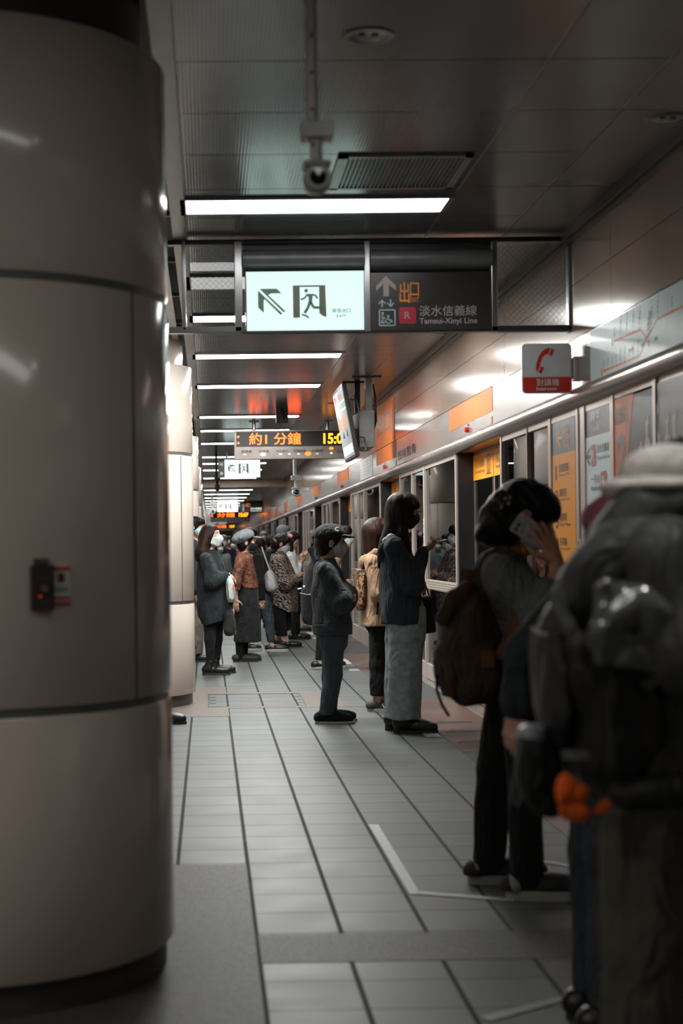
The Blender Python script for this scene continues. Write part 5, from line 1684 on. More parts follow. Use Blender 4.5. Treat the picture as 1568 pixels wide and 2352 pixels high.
# ---- woman in the beige coat
t, q = person('woman in a beige coat and black trousers, half hidden behind the tall girl', 862, 12.55)
J = skeleton(1.55, head=q(868, 1221), neck=q(860, 1268), shL=q(856, 1292, .15), shR=q(856, 1292, -.15), chest=q(860, 1320), waist=q(865, 1380), elR=q(868, 1365, -.19), wrR=q(895, 1372, -.14), elL=q(868, 1365, .19), wrL=q(895, 1380, .1),
             hipL=q(868, 1425, .08), hipR=q(868, 1425, -.08), kneeL=q(872, 1530, .09), kneeR=q(865, 1525, -.07), ankL=q(880, 1612, .1), ankR=q(866, 1622, -.06))
_, at, M = body(J, t, .0075, SKIN, handR=dict(d=(.9, .2, .2), n=(0, .9, 0), t=(0, 0, 1), curls=(.5, .7, .5)))
M_beige = cloth('beige_cotton', (.42, .265, .165, 1), .8, .1, 12, .2)
ct = [loft(prof(q, [(1264, 846, 876), (1280, 838, 885), (1310, 835, 893), (1360, 833, 898), (1410, 830, 902), (1440, 829, 905)], [.07, .13, .17, .175, .18, .185]), .03, (5, .06, 1.0, .6, .2))]
ct += sleeve(J, 'R', .068, .062, .05) + sleeve(J, 'L', .068, .062, .05) + [keep((0, 0, -1), -q(865, 1437)[2]), sub(ell(q(862, 1258), (.05, .06, .04), None, .01))]
co = soft('coat', ct, .008, M_beige, t, (.003, 10, 12, 7), 4)
soft('hood', [cap(q(862, 1268, -.10), q(840, 1290, -.03), .03, .04, .04), cap(q(840, 1288, -.03), q(840, 1288, .04), .04, .04, .03), cap(q(838, 1290, 0), q(836, 1312, 0), .035, .026, .04)], .007, M_beige, co, (.003, 20, 20, 18), 1)
soft('trousers', trouser(J, .075, .06, .056, q(866, 1597)[2], q(865, 1400)[2]), .008, M_blackcloth, t, (.0025, 16, 16, 14), 6)
M_sneak = pbr('grey_sneaker', (.055, .058, .06, 1), .6, 0, .2, 30, .1)
for s_ in 'RL':
    so = shoe(J['ank' + s_], 0, .25, M_sneak, M_solewhite, t, w=.042)
    m = MB()
    for i in range(3): m.tube([J['ank' + s_] * np.array([1, 1, 0]) + np.array([.05 + .025 * i, -.046, .03]), J['ank' + s_] * np.array([1, 1, 0]) + np.array([.035 + .025 * i, -.036, .062])], .004, 6)
    m.build('stripe', M_inkwhite, so, keep=True)
    MB().tube([J['ank' + s_] * np.array([1, 1, 0]) + np.array([-.062, 0, .04]), J['ank' + s_] * np.array([1, 1, 0]) + np.array([-.066, 0, .085])], .012, 8).build('heel_tab', M_orange, so, keep=True)
soft('hair', hair_cap(at, M, J['hs']) + [cap(at(-.05, 0, 0), q(850, 1262), .085, .055, .04), cap(at(-.03, -.05, -.03), q(858, 1262, -.07), .055, .035, .04)], .007, M_hairbrown, t, (.0015, 60, 60, 8), 2)
mask_part(at, M, J['hs'], M_maskwhite, t, .006)
bg = thing('leopard_bag', 'leopard print bag on the back of the woman in the beige coat', 'bag', (0, 0, 0))
soft('bag_body', [loft(prof(q, [(1308, 818, 840), (1325, 817, 842), (1390, 816, 838), (1402, 820, 834)], [.10, .14, .145, .10]), .03)], .008, leopard_mat(), bg, (.003, 14, 14, 12), 1)
m = MB(); m.tube([q(834, 1310, -.08), q(846, 1280, -.14), q(862, 1275, -.17), q(880, 1310, -.18)], .01, flat=(.03, .006), up=(0, -1, .3)); m.build('strap', M_blackcloth, bg, keep=True)
placed(t, bg)
cb = thing('crossbody_strap', 'thin black strap with a silver chain across the beige coat', 'bag strap', (0, 0, 0))
m = MB(); m.tube([q(846, 1325, -.19), q(858, 1350, -.205), q(872, 1375, -.205), q(886, 1392, -.20)], .01, flat=(.018, .004), up=(0, -1, 0)); m.build('strap', M_blackcloth, cb, keep=True)
m = MB()
for i in range(8):
    a = q(860 + i * 3, 1355 + i * 4.6, -.212); m.tube([a + np.array([.008 * math.cos(w), 0, .008 * math.sin(w)]) for w in np.linspace(0, 6.3, 9)], .0022, 5)
m.build('chain', pbr('chain_silver', (.6, .6, .58, 1), .2, .9), cb, keep=True)
m = MB(); m.tube([q(868, 1372, -.208), q(867, 1400, -.21), q(865, 1412, -.21)], .01, flat=(.014, .004), up=(0, -1, 0)); m.build('strap_end', M_blackcloth, cb, keep=True)
placed(t, cb)

# ---- masked person with a backpack behind the boy
t, q = person('person with black hair and white mask behind the boy in the cap, mostly hidden', 752, 16.9)
J = skeleton(1.55, head=q(787, 1232), neck=q(772, 1266), chest=q(755, 1310), waist=q(748, 1370), shL=q(758, 1284, .15), shR=q(755, 1284, -.15), elR=q(762, 1345, -.2), wrR=q(785, 1340, -.15), elL=q(762, 1345, .2), wrL=q(785, 1340, .15),
             hipL=q(745, 1405, .08), hipR=q(745, 1405, -.08), ankL=q(752, 1520, .08), ankR=q(733, 1524, -.07), kneeL=q(752, 1460, .08), kneeR=q(740, 1462, -.07))
_, at, M = body(J, t, .009, SKIN2)
soft('shirt', [loft(prof(q, [(1264, 752, 776), (1285, 735, 780), (1330, 726, 782), (1400, 726, 778)], [.07, .15, .17, .17]), .03)] + sleeve(J, 'R', .065, .06, .05) + sleeve(J, 'L', .065, .06, .05), .01, cloth('white_shirt', (.50, .53, .53, 1)), t, (.003, 12, 12, 12), 1)
soft('trousers', trouser(J, .075, .062, .05, q(740, 1514)[2], q(748, 1390)[2]), .01, M_blackcloth, t)
for s_ in 'RL': shoe(J['ank' + s_], 0, .25, M_shoeblack, M_solewhite, t, w=.042, sole=.026)
soft('hair', hair_cap(at, M, J['hs']) + [cap(at(-.03, 0, .07), at(.05, -.02, .085), .05, .035, .03)], .008, M_hairblack, t, (.002, 50, 50, 20), 2)
mask_part(at, M, J['hs'], M_maskwhite, t, .006)
bp = thing('backpack', 'black backpack hanging behind the boy in the cap', 'backpack', (0, 0, 0))
bo = soft('pack_body', [loft(prof(q, [(1278, 718, 738), (1300, 705, 738), (1335, 696, 738), (1362, 690, 740), (1368, 690, 740), (1420, 692, 738), (1434, 700, 734)], [.08, .14, .16, .16, .17, .17, .15]), .03), cap(q(722, 1290, -.1), q(712, 1262, -.08), .02, .03, .02)], .01, M_blackcloth, bp, (.004, 14, 14, 12), 2)
m = MB(); m.tube([q(688, 1362, -.165), q(705, 1366, -.175), q(738, 1362, -.17)], .006, 6); m.build('zip', M_frameG, bo, keep=True)
m = MB(); m.tube([q(684, 1353, -.14), q(692, 1351, -.17)], .008, 6); m.tube([q(696, 1348, -.17), q(700, 1346, -.17)], .010, 6); m.build('buckle', M_inkwhite, bo, keep=True)
m = MB(); m.tube([q(724, 1288, -.12), q(738, 1272, -.15), q(752, 1274, -.17), q(758, 1300, -.17)], .01, flat=(.05, .012), up=(0, -1, .6)); m.build('shoulder_strap', M_blackcloth, bo, keep=True)
placed(t, bp)

# ---- woman with the white mask, looking up, beside the second pillar
t, q = person('woman with brown hair and white mask looking up, dark green coat and black boots', 486, 16.35)
J = skeleton(1.55, yaw=-.45, pitch=-.28, head=q(484, 1233), neck=q(480, 1268), shL=q(492, 1282, .14), shR=q(474, 1284, -.16), elR=q(488, 1335, -.24), wrR=q(520, 1324, -.17), elL=q(505, 1340, .16), wrL=q(525, 1330, -.02), chest=q(484, 1310), waist=q(488, 1365),
             hipL=q(497, 1410, .08), hipR=q(484, 1410, -.07), kneeL=q(498, 1468, .085), kneeR=q(482, 1468, -.07), ankL=q(496, 1530, .09), ankR=q(483, 1533, -.07), hs=.232 / .225)
_, at, M = body(J, t, .0065, SKIN2, handR=dict(d=(.7, .45, -.3), n=(-.3, .5, -.8), t=(.5, .3, .7), curls=(.3, .4, .4)))
eyes(at, J['hs'], t)
M_coat = cloth('dark_teal_coat', (.020, .027, .029, 1), .8, .2, 16, .3)
ct = [loft(prof(q, [(1262, 466, 494), (1274, 456, 506), (1300, 452, 516), (1345, 451, 524), (1390, 452, 526), (1415, 455, 526), (1434, 464, 520)], [.07, .14, .185, .20, .205, .20, .19]), .03, (5, .05, 1.0, .5, .6))]
ct += sleeve(J, 'R', .075, .075, .055, .92, .04) + sleeve(J, 'L', .075, .07, .055, .95, .04) + [keep(np.array([.25, 0, -1.]), -(q(490, 1430)[2])), sub(ell(q(482, 1258), (.05, .06, .045), None, .01))]
co = soft('coat', ct, .008, M_coat, t, (.005, 16, 16, 12), 2)
soft('collar', [cap(q(466, 1268, -.04), q(494, 1278, -.09), .022, .02, .03), cap(q(468, 1266, .02), q(498, 1272, .08), .022, .02, .03)], .006, M_coat, co)
soft('leggings', trouser(J, .08, .058, .04, q(485, 1518)[2], q(488, 1395)[2], .02), .008, M_blackcloth, t)
for s_, yw in (('R', -.12), ('L', -.02)): shoe(J['ank' + s_], yw, .255, M_shoeblack, M_soleblack, t, name='boot', high=.085, w=.043, heel=.01)
soft('hair', hair_cap(at, M, J['hs'], fringe=False) + [ell(at(.01, 0, .08), np.array([.075, .07, .035]) * J['hs'], M, .03), cap(at(-.03, -.06, .0), q(462, 1270, -.10), .055, .06, .05), cap(q(462, 1268, -.09), q(456, 1284, -.10), .055, .03, .04), cap(at(-.05, 0, -.02), q(468, 1268, 0), .08, .06, .05), cap(at(-.02, .06, .01), q(492, 1276, .09), .05, .04, .04), cap(q(468, 1268, -.12), q(484, 1284, -.15), .04, .02, .04)], .007, M_hairbrown, t, (.0018, 60, 60, 6), 2)
mask_part(at, M, J['hs'], M_maskwhite, t, .005, True, 1.03)
bg = thing('plastic_bag', 'white plastic shopping bag held by the woman with the white mask', 'bag', (0, 0, 0))
bo = soft('bag_body', [loft(prof(q, [(1322, 524, 530), (1335, 519, 537), (1360, 519, 541), (1376, 521, 540), (1384, 525, 536)], [.02, .07, .10, .10, .05], -.2), .02, (6, .06, 1.2, .8, .3))], .008, cloth('white_plastic_film', (.55, .60, .59, 1), .4, .06, 14, .1), bg, (.004, 20, 24, 12), 3)
m = MB(); fc = Face(q(530, 1352, -.305), (1, 0, 0), (0, 0, 1), (0, -1, 0)); fc.disc(m, .026, .02, .010, .022, .0, .004); m.build('orange_mark', M_orange, bo, keep=True)
m = MB(); m.tube([q(522, 1330, -.2), q(523, 1322, -.19), q(527, 1316, -.17), q(530, 1322, -.19), q(531, 1330, -.2)], .006, 6); m.build('handle', M_maskwhite, bo, keep=True)
placed(t, bg)
bg = thing('shoulder_bag', 'dark grey drawstring bag between the two women on the left', 'bag', (0, 0, 0))
bo = soft('bag_body', [loft(prof(q, [(1392, 523, 530), (1408, 516, 538), (1440, 512, 543), (1454, 514, 541), (1459, 520, 536)], [.03, .09, .11, .11, .08], -.12), .03)], .009, cloth('dark_grey_canvas', (.028, .028, .029, 1)), bg, (.004, 14, 14, 14), 3)
m = MB(); m.tube([q(526, 1394, -.12), q(531, 1370, -.1), q(532, 1335, -.06), q(528, 1322, -.05)], .005, 6); m.tube([q(528, 1394, -.1), q(535, 1372, -.06), q(533, 1340, -.02), q(527, 1325, -.02)], .005, 6); m.build('cord', M_blackcloth, bo, keep=True)
placed(t, bg)

# ---- woman in the patterned top and grey cap
t, q = person('woman in a grey peaked cap, black mask, brown patterned top and long black skirt', 560, 18.1)
J = skeleton(1.53, pitch=-.08, head=q(566, 1244), neck=q(560, 1274), shL=q(568, 1290, .14), shR=q(554, 1290, -.15), elR=q(541, 1337, -.2), wrR=q(541, 1374, -.2), elL=q(575, 1340, .18), wrL=q(585, 1380, .16), chest=q(562, 1310), waist=q(565, 1350),
             hipL=q(570, 1395, .08), hipR=q(566, 1395, -.08), kneeL=q(562, 1452, .08), kneeR=q(550, 1452, -.07), ankL=q(556, 1505, .08), ankR=q(549, 1506, -.07), hs=.225 / .225)
_, at, M = body(J, t, .0065, SKIN, handR=dict(d=(.05, 0, -1), n=(.2, .9, 0), t=(.9, -.2, .1), curls=(.25, .35, .3)))
eyes(at, J['hs'], t)
M_floral = voro_mat('brown_floral', ((0, (.035, .012, .010)), (.46, (.09, .026, .017)), (.525, (.38, .11, .026)), (.562, (.055, .016, .012)), (.61, (.20, .075, .035))), 34, .75, (1, 1, 1), 1.2)
soft('top', [loft(prof(q, [(1268, 549, 572), (1280, 540, 580), (1310, 536, 586), (1340, 540, 592), (1352, 544, 594)], [.07, .14, .17, .165, .16]), .03), keep(np.array([-.12, 0, -1.]), -q(565, 1349)[2]), sub(ell(q(564, 1266), (.045, .055, .035), None, .01))] + sleeve(J, 'R', .072, .062, .046, .85, .04) + sleeve(J, 'L', .07, .062, .048, .85, .04), .008, M_floral, t, (.003, 12, 12, 12), 3)
soft('skirt', [loft(prof(q, [(1338, 544, 592), (1380, 540, 595), (1430, 538, 598), (1476, 537, 599)], [.15, .18, .20, .22]), .02, (7, .04, .9, .3, .3)), keep((0, 0, -1), -q(565, 1474)[2])], .008, M_blackcloth, t, (.002, 12, 12, 6), 2)
for s_ in 'RL':
    soft('sock', [cap(J['knee' + s_], J['ank' + s_] + np.array([.012, 0, -.045]), .055, .046, .02)], .009, M_blackcloth, t)
    shoe(J['ank' + s_] + np.array([.01, 0, 0]), -.02, .262, pbr('grey_clog', (.03, .03, .031, 1), .55), M_soleblack, t, name='clog', w=.046)
soft('hair', hair_cap(at, M, J['hs'], fringe=False) + [cap(at(-.05, 0, -.02), at(-.05, 0, -.08), .06, .045, .03)], .007, M_hairblack, t, (.0015, 50, 50, 20), 1)
M_gcap = cloth('grey_cap_cloth', (.16, .172, .18, 1), .85, .12)
cp = soft('cap', [ell(at(-.045, 0, .055), np.array([.132, .115, .078]) * J['hs'], M @ rotm(0, -.35), .03), cap(at(.02, .03, .06), at(.02, -.03, .06), .075, None, .04), keep(M @ np.array([.45, 0, -1.]), float((M @ np.array([.45, 0, -1.])) @ at(0, 0, .018)))], .006, M_gcap, t)
soft('brim', [ell(at(.115, 0, .038), np.array([.075, .082, .013]) * J['hs'], M @ rotm(0, .20), .01)], .0045, cloth('grey_brim_cloth', (.23, .245, .25, 1), .8, .1), cp)
mask_part(at, M, J['hs'], M_maskblack, t, .005, True)

# ---- person in black with the white bag
t, q = person('person in a black shirt and blue jeans with a white shoulder bag', 598, 19.8, 0)
J = skeleton(1.57, yaw=.5, head=q(573, 1233), neck=q(580, 1266), shL=q(598, 1282, .14), shR=q(592, 1282, -.16), elR=q(596, 1335, -.22), wrR=q(600, 1375, -.18), elL=q(600, 1335, .2), wrL=q(605, 1380, .15), chest=q(595, 1310), waist=q(602, 1350), hipL=q(606, 1375, .07), hipR=q(608, 1375, -.07), kneeL=q(600, 1425, .08), kneeR=q(617, 1425, -.08), ankL=q(564, 1488, .12), ankR=q(624, 1484, -.08))
J['kneeL'] = q(585, 1430, .1)
_, at, M = body(J, t, .009, SKIN)
bs = soft('shirt', [loft(prof(q, [(1258, 570, 592), (1276, 572, 612), (1310, 576, 616), (1360, 588, 622)], [.07, .15, .17, .16]), .04)] + sleeve(J, 'R', .065, .058, .05, .9) + sleeve(J, 'L', .065, .058, .05, .9), .009, M_blackcloth, t, (.003, 12, 12, 12), 1)
f = Face(q(582, 1281, -.188), (.115, .02, -.012), (0, 0, .016), (0, -1, 0)); m = MB(); f.text(m, 'LIN MARCHE', 0, 0, 1, 1, .0, bold=.02); bs_t = m.build('shirt_print', pbr('pink_print', (.65, .04, .09, 1), .5), bs, keep=True)
soft('jeans', trouser(J, .082, .062, .05, q(605, 1474)[2] , q(602, 1355)[2]), .009, cloth('blue_grey_denim', (.040, .052, .062, 1), .85), t, (.0025, 16, 16, 14), 2)
for s_ in 'RL': shoe(J['ank' + s_], -.05, .25, M_shoeblack, M_solewhite, t, name='sneaker', w=.042, sole=.032)
soft('hair', hair_cap(at, M, J['hs']), .008, M_hairblack, t, (.002, 40, 40, 20), 1)
bg = thing('shoulder_bag', 'white drawstring bag with long strap on the back of the person in black', 'bag', (0, 0, 0))
bo = soft('bag_body', [loft(prof(q, [(1308, 618, 622), (1318, 608, 630), (1340, 607, 637), (1352, 609, 640), (1358, 612, 632)], [.03, .09, .12, .12, .09], -.20), .02, (5, .05, 1.1, .8, .2))], .0075, cloth('white_leather', (.42, .41, .40, 1), .5, .06, 16, .1), bg, (.003, 18, 18, 14), 2)
m = MB(); m.tube([q(601, 1256, -.16), q(606, 1272, -.2), q(613, 1292, -.2), q(620, 1310, -.2)], .01, flat=(.018, .006), up=(0, -1, 0)); m.build('strap', cloth('white_leather', (.42, .41, .40, 1)), bo, keep=True)
placed(t, bg)

# ---- woman in the zebra coat
t, q = person('short woman in a black and beige zebra print coat, hair pinned up, white mask', 648, 20.6)
J = skeleton(1.49, pitch=.22, head=q(646, 1248), neck=q(638, 1274), shL=q(642, 1292, .16), shR=q(638, 1292, -.17), elR=q(655, 1340, -.25), wrR=q(680, 1330, -.16), elL=q(655, 1340, .22), wrL=q(680, 1325, .1), chest=q(642, 1310), waist=q(648, 1350), hipL=q(650, 1392, .09), hipR=q(645, 1392, -.09), kneeL=q(655, 1432, .09), kneeR=q(640, 1432, -.08), ankL=q(636, 1470, .1), ankR=q(653, 1474, -.08), hs=.228 / .225)
_, at, M = body(J, t, .008, SKIN2, handR=dict(d=(.6, .5, .4), n=(-.4, .5, .6), t=(0, .2, 1), curls=(.5, .6, .5)))
M_zebra = zebra_mat()
soft('coat', [loft(prof(q, [(1266, 625, 650), (1278, 620, 660), (1310, 617, 676), (1345, 614, 684), (1385, 613, 684), (1416, 613, 682)], [.08, .16, .22, .24, .24, .23]), .03, (5, .04, 1.0, .5, .8)), keep(np.array([-.52, 0, -1.]), -(q(648, 1400)[2])), sub(ell(q(642, 1262), (.05, .06, .035), None, .01))] + sleeve(J, 'R', .10, .095, .06, .9, .04) + sleeve(J, 'L', .09, .085, .06, .9, .04), .009, M_zebra, t, (.004, 11, 12, 10), 3)
soft('scarf', [cap(q(630, 1268, -.05), q(650, 1276, -.06), .03, .03, .03), cap(q(630, 1268, .04), q(650, 1276, .05), .03, .03, .03), cap(q(628, 1266, -.05), q(628, 1266, .04), .03, .03, .03)], .008, M_blackcloth, t)
soft('trousers', trouser(J, .10, .085, .066, q(645, 1460)[2], q(648, 1380)[2]), .009, M_blackcloth, t, (.003, 14, 14, 14), 2)
for s_ in 'RL': shoe(J['ank' + s_] + np.array([.02, 0, 0]), -.03, .265, M_shoeblack, M_soleblack, t, name='flat_shoe', w=.042, sole=.012)
ho = soft('hair', hair_cap(at, M, J['hs'], fringe=True) + [ell(at(-.085, 0, .0), (.055, .06, .06), None, .03), ell(at(-.09, 0, -.06), (.04, .055, .04), None, .03)], .007, M_hairblack, t, (.0025, 45, 45, 30), 2)
m = MB(); m.tube([at(-.12, -.05, .035), at(-.09, -.066, .03), at(-.07, -.07, .012)], .008, 6); m.tube([at(-.11, -.06, .02), at(-.08, -.07, .005)], .006, 6); m.build('hair_clip', pbr('clip_gold', (.5, .3, .14, 1), .3, .4), ho, keep=True)
mask_part(at, M, J['hs'], M_maskwhite, t, .0055)

# ---- two people behind the zebra coat
t, q = person('grey haired man standing behind the woman in the zebra coat', 652, 24.4)
J = skeleton(1.66, head=q(651, 1224), neck=q(648, 1258), ankL=q(676, 1448, .09), ankR=q(684, 1448, -.06), kneeR=q(672, 1400, -.08), kneeL=q(668, 1400, .09), hipR=q(662, 1365, -.08), hipL=q(662, 1365, .08))
_, at, M = body(J, t, .011, SKIN)
soft('jacket', [loft([(1.40, -.02, 0, .06, .08), (1.34, -.01, 0, .11, .19), (1.1, .02, 0, .13, .20), (.78, .06, 0, .13, .19)], .03)] + sleeve(J, 'R', .07, .062, .05) + sleeve(J, 'L', .07, .062, .05), .012, M_blackcloth, t, (.003, 12, 12, 12), 1)
soft('trousers', trouser(J, .08, .07, .06, .09, .85), .012, M_blackcloth, t)
for s_ in 'RL': shoe(J['ank' + s_], -.03, .26, pbr('brown_leather', (.05, .022, .014, 1), .4), M_soleblack, t, w=.044)
soft('hair', hair_cap(at, M, J['hs'], fringe=False) + [ell(at(.0, 0, .06), (.10, .085, .06), None, .02)], .009, M_hairgrey, t, (.0015, 50, 50, 30), 2)
t, q = person('woman with a black ponytail and pink hair tie in a white shirt, holding a phone', 676, 22.2)
J = skeleton(1.52, pitch=.25, head=q(672, 1238), neck=q(668, 1264), shL=q(668, 1282, .14), shR=q(668, 1282, -.15), elR=q(682, 1318, -.18), wrR=q(690, 1292, -.12), elL=q(680, 1315, .18), wrL=q(692, 1276, .05), ankL=q(680, 1462, .08), ankR=q(676, 1464, -.07))
_, at, M = body(J, t, .009, SKIN, handR=dict(d=(.7, .2, .6), n=(-.2, .6, .3), t=(-.2, .2, .9), curls=(.6, .8, .5)), handL=dict(d=(.8, -.1, .4), n=(-.2, -.6, .3), t=(-.2, -.2, .9), curls=(.6, .8, .5)))
soft('shirt', [loft(prof(q, [(1262, 660, 676), (1280, 655, 684), (1320, 652, 690), (1370, 654, 690)], [.07, .15, .17, .17]), .03)] + sleeve(J, 'R', .07, .06, .05, .7) + sleeve(J, 'L', .07, .06, .05, .7), .01, cloth('white_shirt', (.50, .53, .53, 1)), t, (.003, 14, 14, 12), 1)
soft('trousers', trouser(J, .078, .066, .056, .08, q(675, 1365)[2]), .011, M_blackcloth, t)
for s_ in 'RL': shoe(J['ank' + s_], -.03, .26, M_shoeblack, M_soleblack, t, w=.044)
ho = soft('hair', hair_cap(at, M, J['hs']) + [cap(at(-.06, 0, .02), q(664, 1242), .06, .035, .03), cap(q(665, 1242, -.05), q(672, 1282, -.08), .045, .018, .03)], .008, M_hairblack, t, (.002, 60, 60, 8), 2)
soft('hair_tie', [cap(at(-.07, -.05, .045), at(-.04, -.085, .03), .03, None, .02)], .008, cloth('pink_cloth', (.62, .22, .32, 1)), ho)
ph = phone_obj('phone held up by the woman with the pink hair tie', q(694, 1278, -.1), (.35, 0, 1), (0, 1, 0), .15, .075); placed(t, ph)

# ---- person half hidden by the second pillar
t, q = person('person in glasses and a pale blue mask, half hidden by the second pillar', 443, 18.2)
J = skeleton(1.67, yaw=-.4, head=q(450, 1210), neck=q(446, 1246), ankL=q(452, 1505, .08), ankR=q(447, 1510, -.08), kneeR=q(448, 1430, -.08), kneeL=q(452, 1430, .08))
_, at, M = body(J, t, .010, SKIN)
soft('jacket', [loft([(1.40, -.01, 0, .06, .08), (1.34, .0, 0, .10, .18), (1.1, .01, 0, .12, .19), (.74, .01, 0, .125, .19)], .03)] + sleeve(J, 'R', .068, .06, .05) + sleeve(J, 'L', .068, .06, .05), .012, cloth('dark_blue_cloth', (.02, .028, .034, 1)), t, (.003, 12, 12, 12), 1)
soft('trousers', trouser(J, .085, .08, .07, .09, .82), .011, cloth('khaki_cloth', (.15, .125, .10, 1)), t, (.003, 14, 14, 12), 1)
for s_ in 'RL': shoe(J['ank' + s_], -.1, .26, M_shoeblack, M_soleblack, t, w=.044)
soft('hair', hair_cap(at, M, J['hs']), .008, M_hairblack, t, (.002, 45, 45, 20), 1)
mask_part(at, M, J['hs'], M_maskblue, t, .006)
m = MB()
for e in (1, -1):
    c = at(.098, e * .032, .008); m.tube([c + M @ np.array((0, .024 * math.cos(w), .018 * math.sin(w))) for w in np.linspace(0, 6.28, 15)], .002, 5)
    m.tube([at(.098, e * .056, .010), at(.0, e * .085, .012)], .002, 5)
m.build('glasses', M_black, t, keep=True)

# ---- person hidden behind the near pillar, one shoe showing
t, q = person('person behind the near pillar, only the tip of one black shoe in view', 328, 11.82)
J = skeleton(1.70, ankR=q(360, 1650, -.02), ankL=q(321, 1640, .12), kneeR=q(344, 1540, -.05))
_, at, M = body(J, t, .012, SKIN)
soft('jacket', [loft([(1.42, -.02, 0, .06, .08), (1.36, -.01, 0, .10, .18), (1.1, .0, 0, .11, .19), (.8, .0, 0, .115, .19)], .03)] + sleeve(J, 'R', .066, .06, .05) + sleeve(J, 'L', .066, .06, .05), .013, M_blackcloth, t)
soft('trousers', trouser(J, .08, .065, .055, .1, .9), .012, M_blackcloth, t)
for s_ in 'RL': shoe(J['ank' + s_], -.12, .28, M_shoeblack, M_soleblack, t, w=.046)
soft('hair', hair_cap(at, M, J['hs']), .010, M_hairblack, t)

# ---- the far crowd
def far_person(label, px, d, h, rot, top, hair, mk=None, bottom=M_blackcloth, vox=.014, long=False, extra=None):
    t, q = person(label, px, d, rot)
    J = skeleton(h)
    _, at, M = body(J, t, vox * .8, SKIN)
    soft('jacket', [loft([(.845 * h, -.01, 0, .055, .075), (.80 * h, 0, 0, .10, .17), (.66 * h, .01, 0, .115, .175), (.46 * h, .01, 0, .12, .18)], .03)] + sleeve(J, 'R', .064, .058, .046, .95) + sleeve(J, 'L', .064, .058, .046, .95), vox, top, t, (.003, 12, 12, 12), int(px))
    soft('trousers', trouser(J, .078, .066, .056, .08, .54 * h), vox, bottom, t)
    for s_ in 'RL': shoe(J['ank' + s_], 0, .25, M_shoeblack, M_soleblack, t, w=.042, vox=.01)
    hp_ = hair_cap(at, M, J['hs'])
    if long: hp_ += [cap(at(-.05, 0, 0), at(-.06, 0, -.2), .08, .06, .04), cap(at(-.01, .07, 0), at(.0, .08, -.18), .03, .03, .03), cap(at(-.01, -.07, 0), at(.0, -.08, -.18), .03, .03, .03)]
    soft('hair', hp_, vox * .7, hair, t)
    if mk: mask_part(at, M, J['hs'], mk, t, .008, False)
    if extra: extra(t, at, M)
    return t, at


M_topdark = cloth('far_dark_top', (.02, .022, .025, 1)); M_topgrey = cloth('far_grey_top', (.10, .12, .125, 1)); M_topblue = cloth('far_blue_top', (.06, .09, .11, 1)); M_topred = cloth('far_red_top', (.25, .05, .03, 1)); M_topwhite = cloth('far_white_top', (.5, .5, .48, 1))
FACE = -math.pi / 2
far_person('grey haired person with white mask facing the camera, behind the woman looking up', 514, 29.0, 1.53, FACE, M_topdark, M_hairgrey, M_maskwhite)
def scarf(t, at, M): soft('pink_scarf', [cap(at(.05, -.06, -.16), at(.06, .04, -.17), .035, None, .02)], .012, cloth('magenta_cloth', (.55, .05, .35, 1)), t)
far_person('black haired person with white mask and magenta scarf in the far crowd', 537, 31.0, 1.49, FACE, M_topblue, M_hairblack, M_maskwhite, extra=scarf)
far_person('person with pale green mask beside the brown haired woman looking up', 503, 27.0, 1.41, FACE + .3, M_topgrey, M_hairbrown, M_maskblue)
far_person('grey haired man facing the camera between the capped woman and the zebra coat', 606, 36.0, 1.66, FACE, M_topgrey, M_hairgrey)
far_person('brown haired person seen from behind, beside the white bag strap', 596, 25.5, 1.47, math.pi / 2, M_topdark, M_hairbrown, long=True)
far_person('black haired person right behind the zebra coat woman', 622, 27.0, 1.50, 0, M_topdark, M_hairblack)
far_person('distant person in a red top beyond the masked pair', 526, 44.0, 1.60, FACE, M_topred, M_hairblack, M_maskwhite)
far_person('distant person in a white top in the far crowd', 549, 47.0, 1.62, 0, M_topwhite, M_hairblack)
far_person('distant person in dark clothes under the farthest departure board', 521, 55.0, 1.66, FACE, M_topdark, M_hairblack)
far_person('distant person in a grey top near the screen doors', 580, 52.0, 1.64, 0, M_topgrey, M_hairblack)
far_person('distant person near the pillar row beyond the masked crowd', 495, 50.0, 1.60, FACE, M_topblue, M_hairbrown)
far_person('small distant person by the far pillars', 509, 70.0, 1.64, FACE, M_topdark, M_hairblack)
far_person('small distant person in red near the platform end', 540, 75.0, 1.62, 0, M_topred, M_hairblack)
far_person('small distant person by the far screen doors', 561, 66.0, 1.66, 0, M_topdark, M_hairblack)

# ---- woman on the phone with the brown backpack
t, q = person('woman on the phone in a grey sweater and black trousers, hair in a clipped ponytail', 1175, 5.98)
J = skeleton(1.60, yaw=-.06, pitch=.50, head=q(1208, 1182), neck=q(1172, 1272), shL=q(1165, 1312, .16), shR=q(1152, 1318, -.17), elR=q(1262, 1412, -.27), wrR=q(1279, 1296, -.215), elL=q(1215, 1420, .22), wrL=q(1250, 1480, .12), chest=q(1170, 1360), waist=q(1190, 1450),
             hipL=q(1180, 1545, .085), hipR=q(1200, 1545, -.085), kneeL=q(1136, 1765, .11), kneeR=q(1205, 1770, -.12), ankL=q(1120, 2000, .14), ankR=q(1210, 2028, -.14), hs=.238 / .225)
phc = q(1222, 1222, -.150); pl = q(1252, 1240, -.16) - q(1192, 1202, -.16); pl = pl / np.linalg.norm(pl); pw = np.array((-.45, -.05, .9)); pw = pw - pl * (pw @ pl)
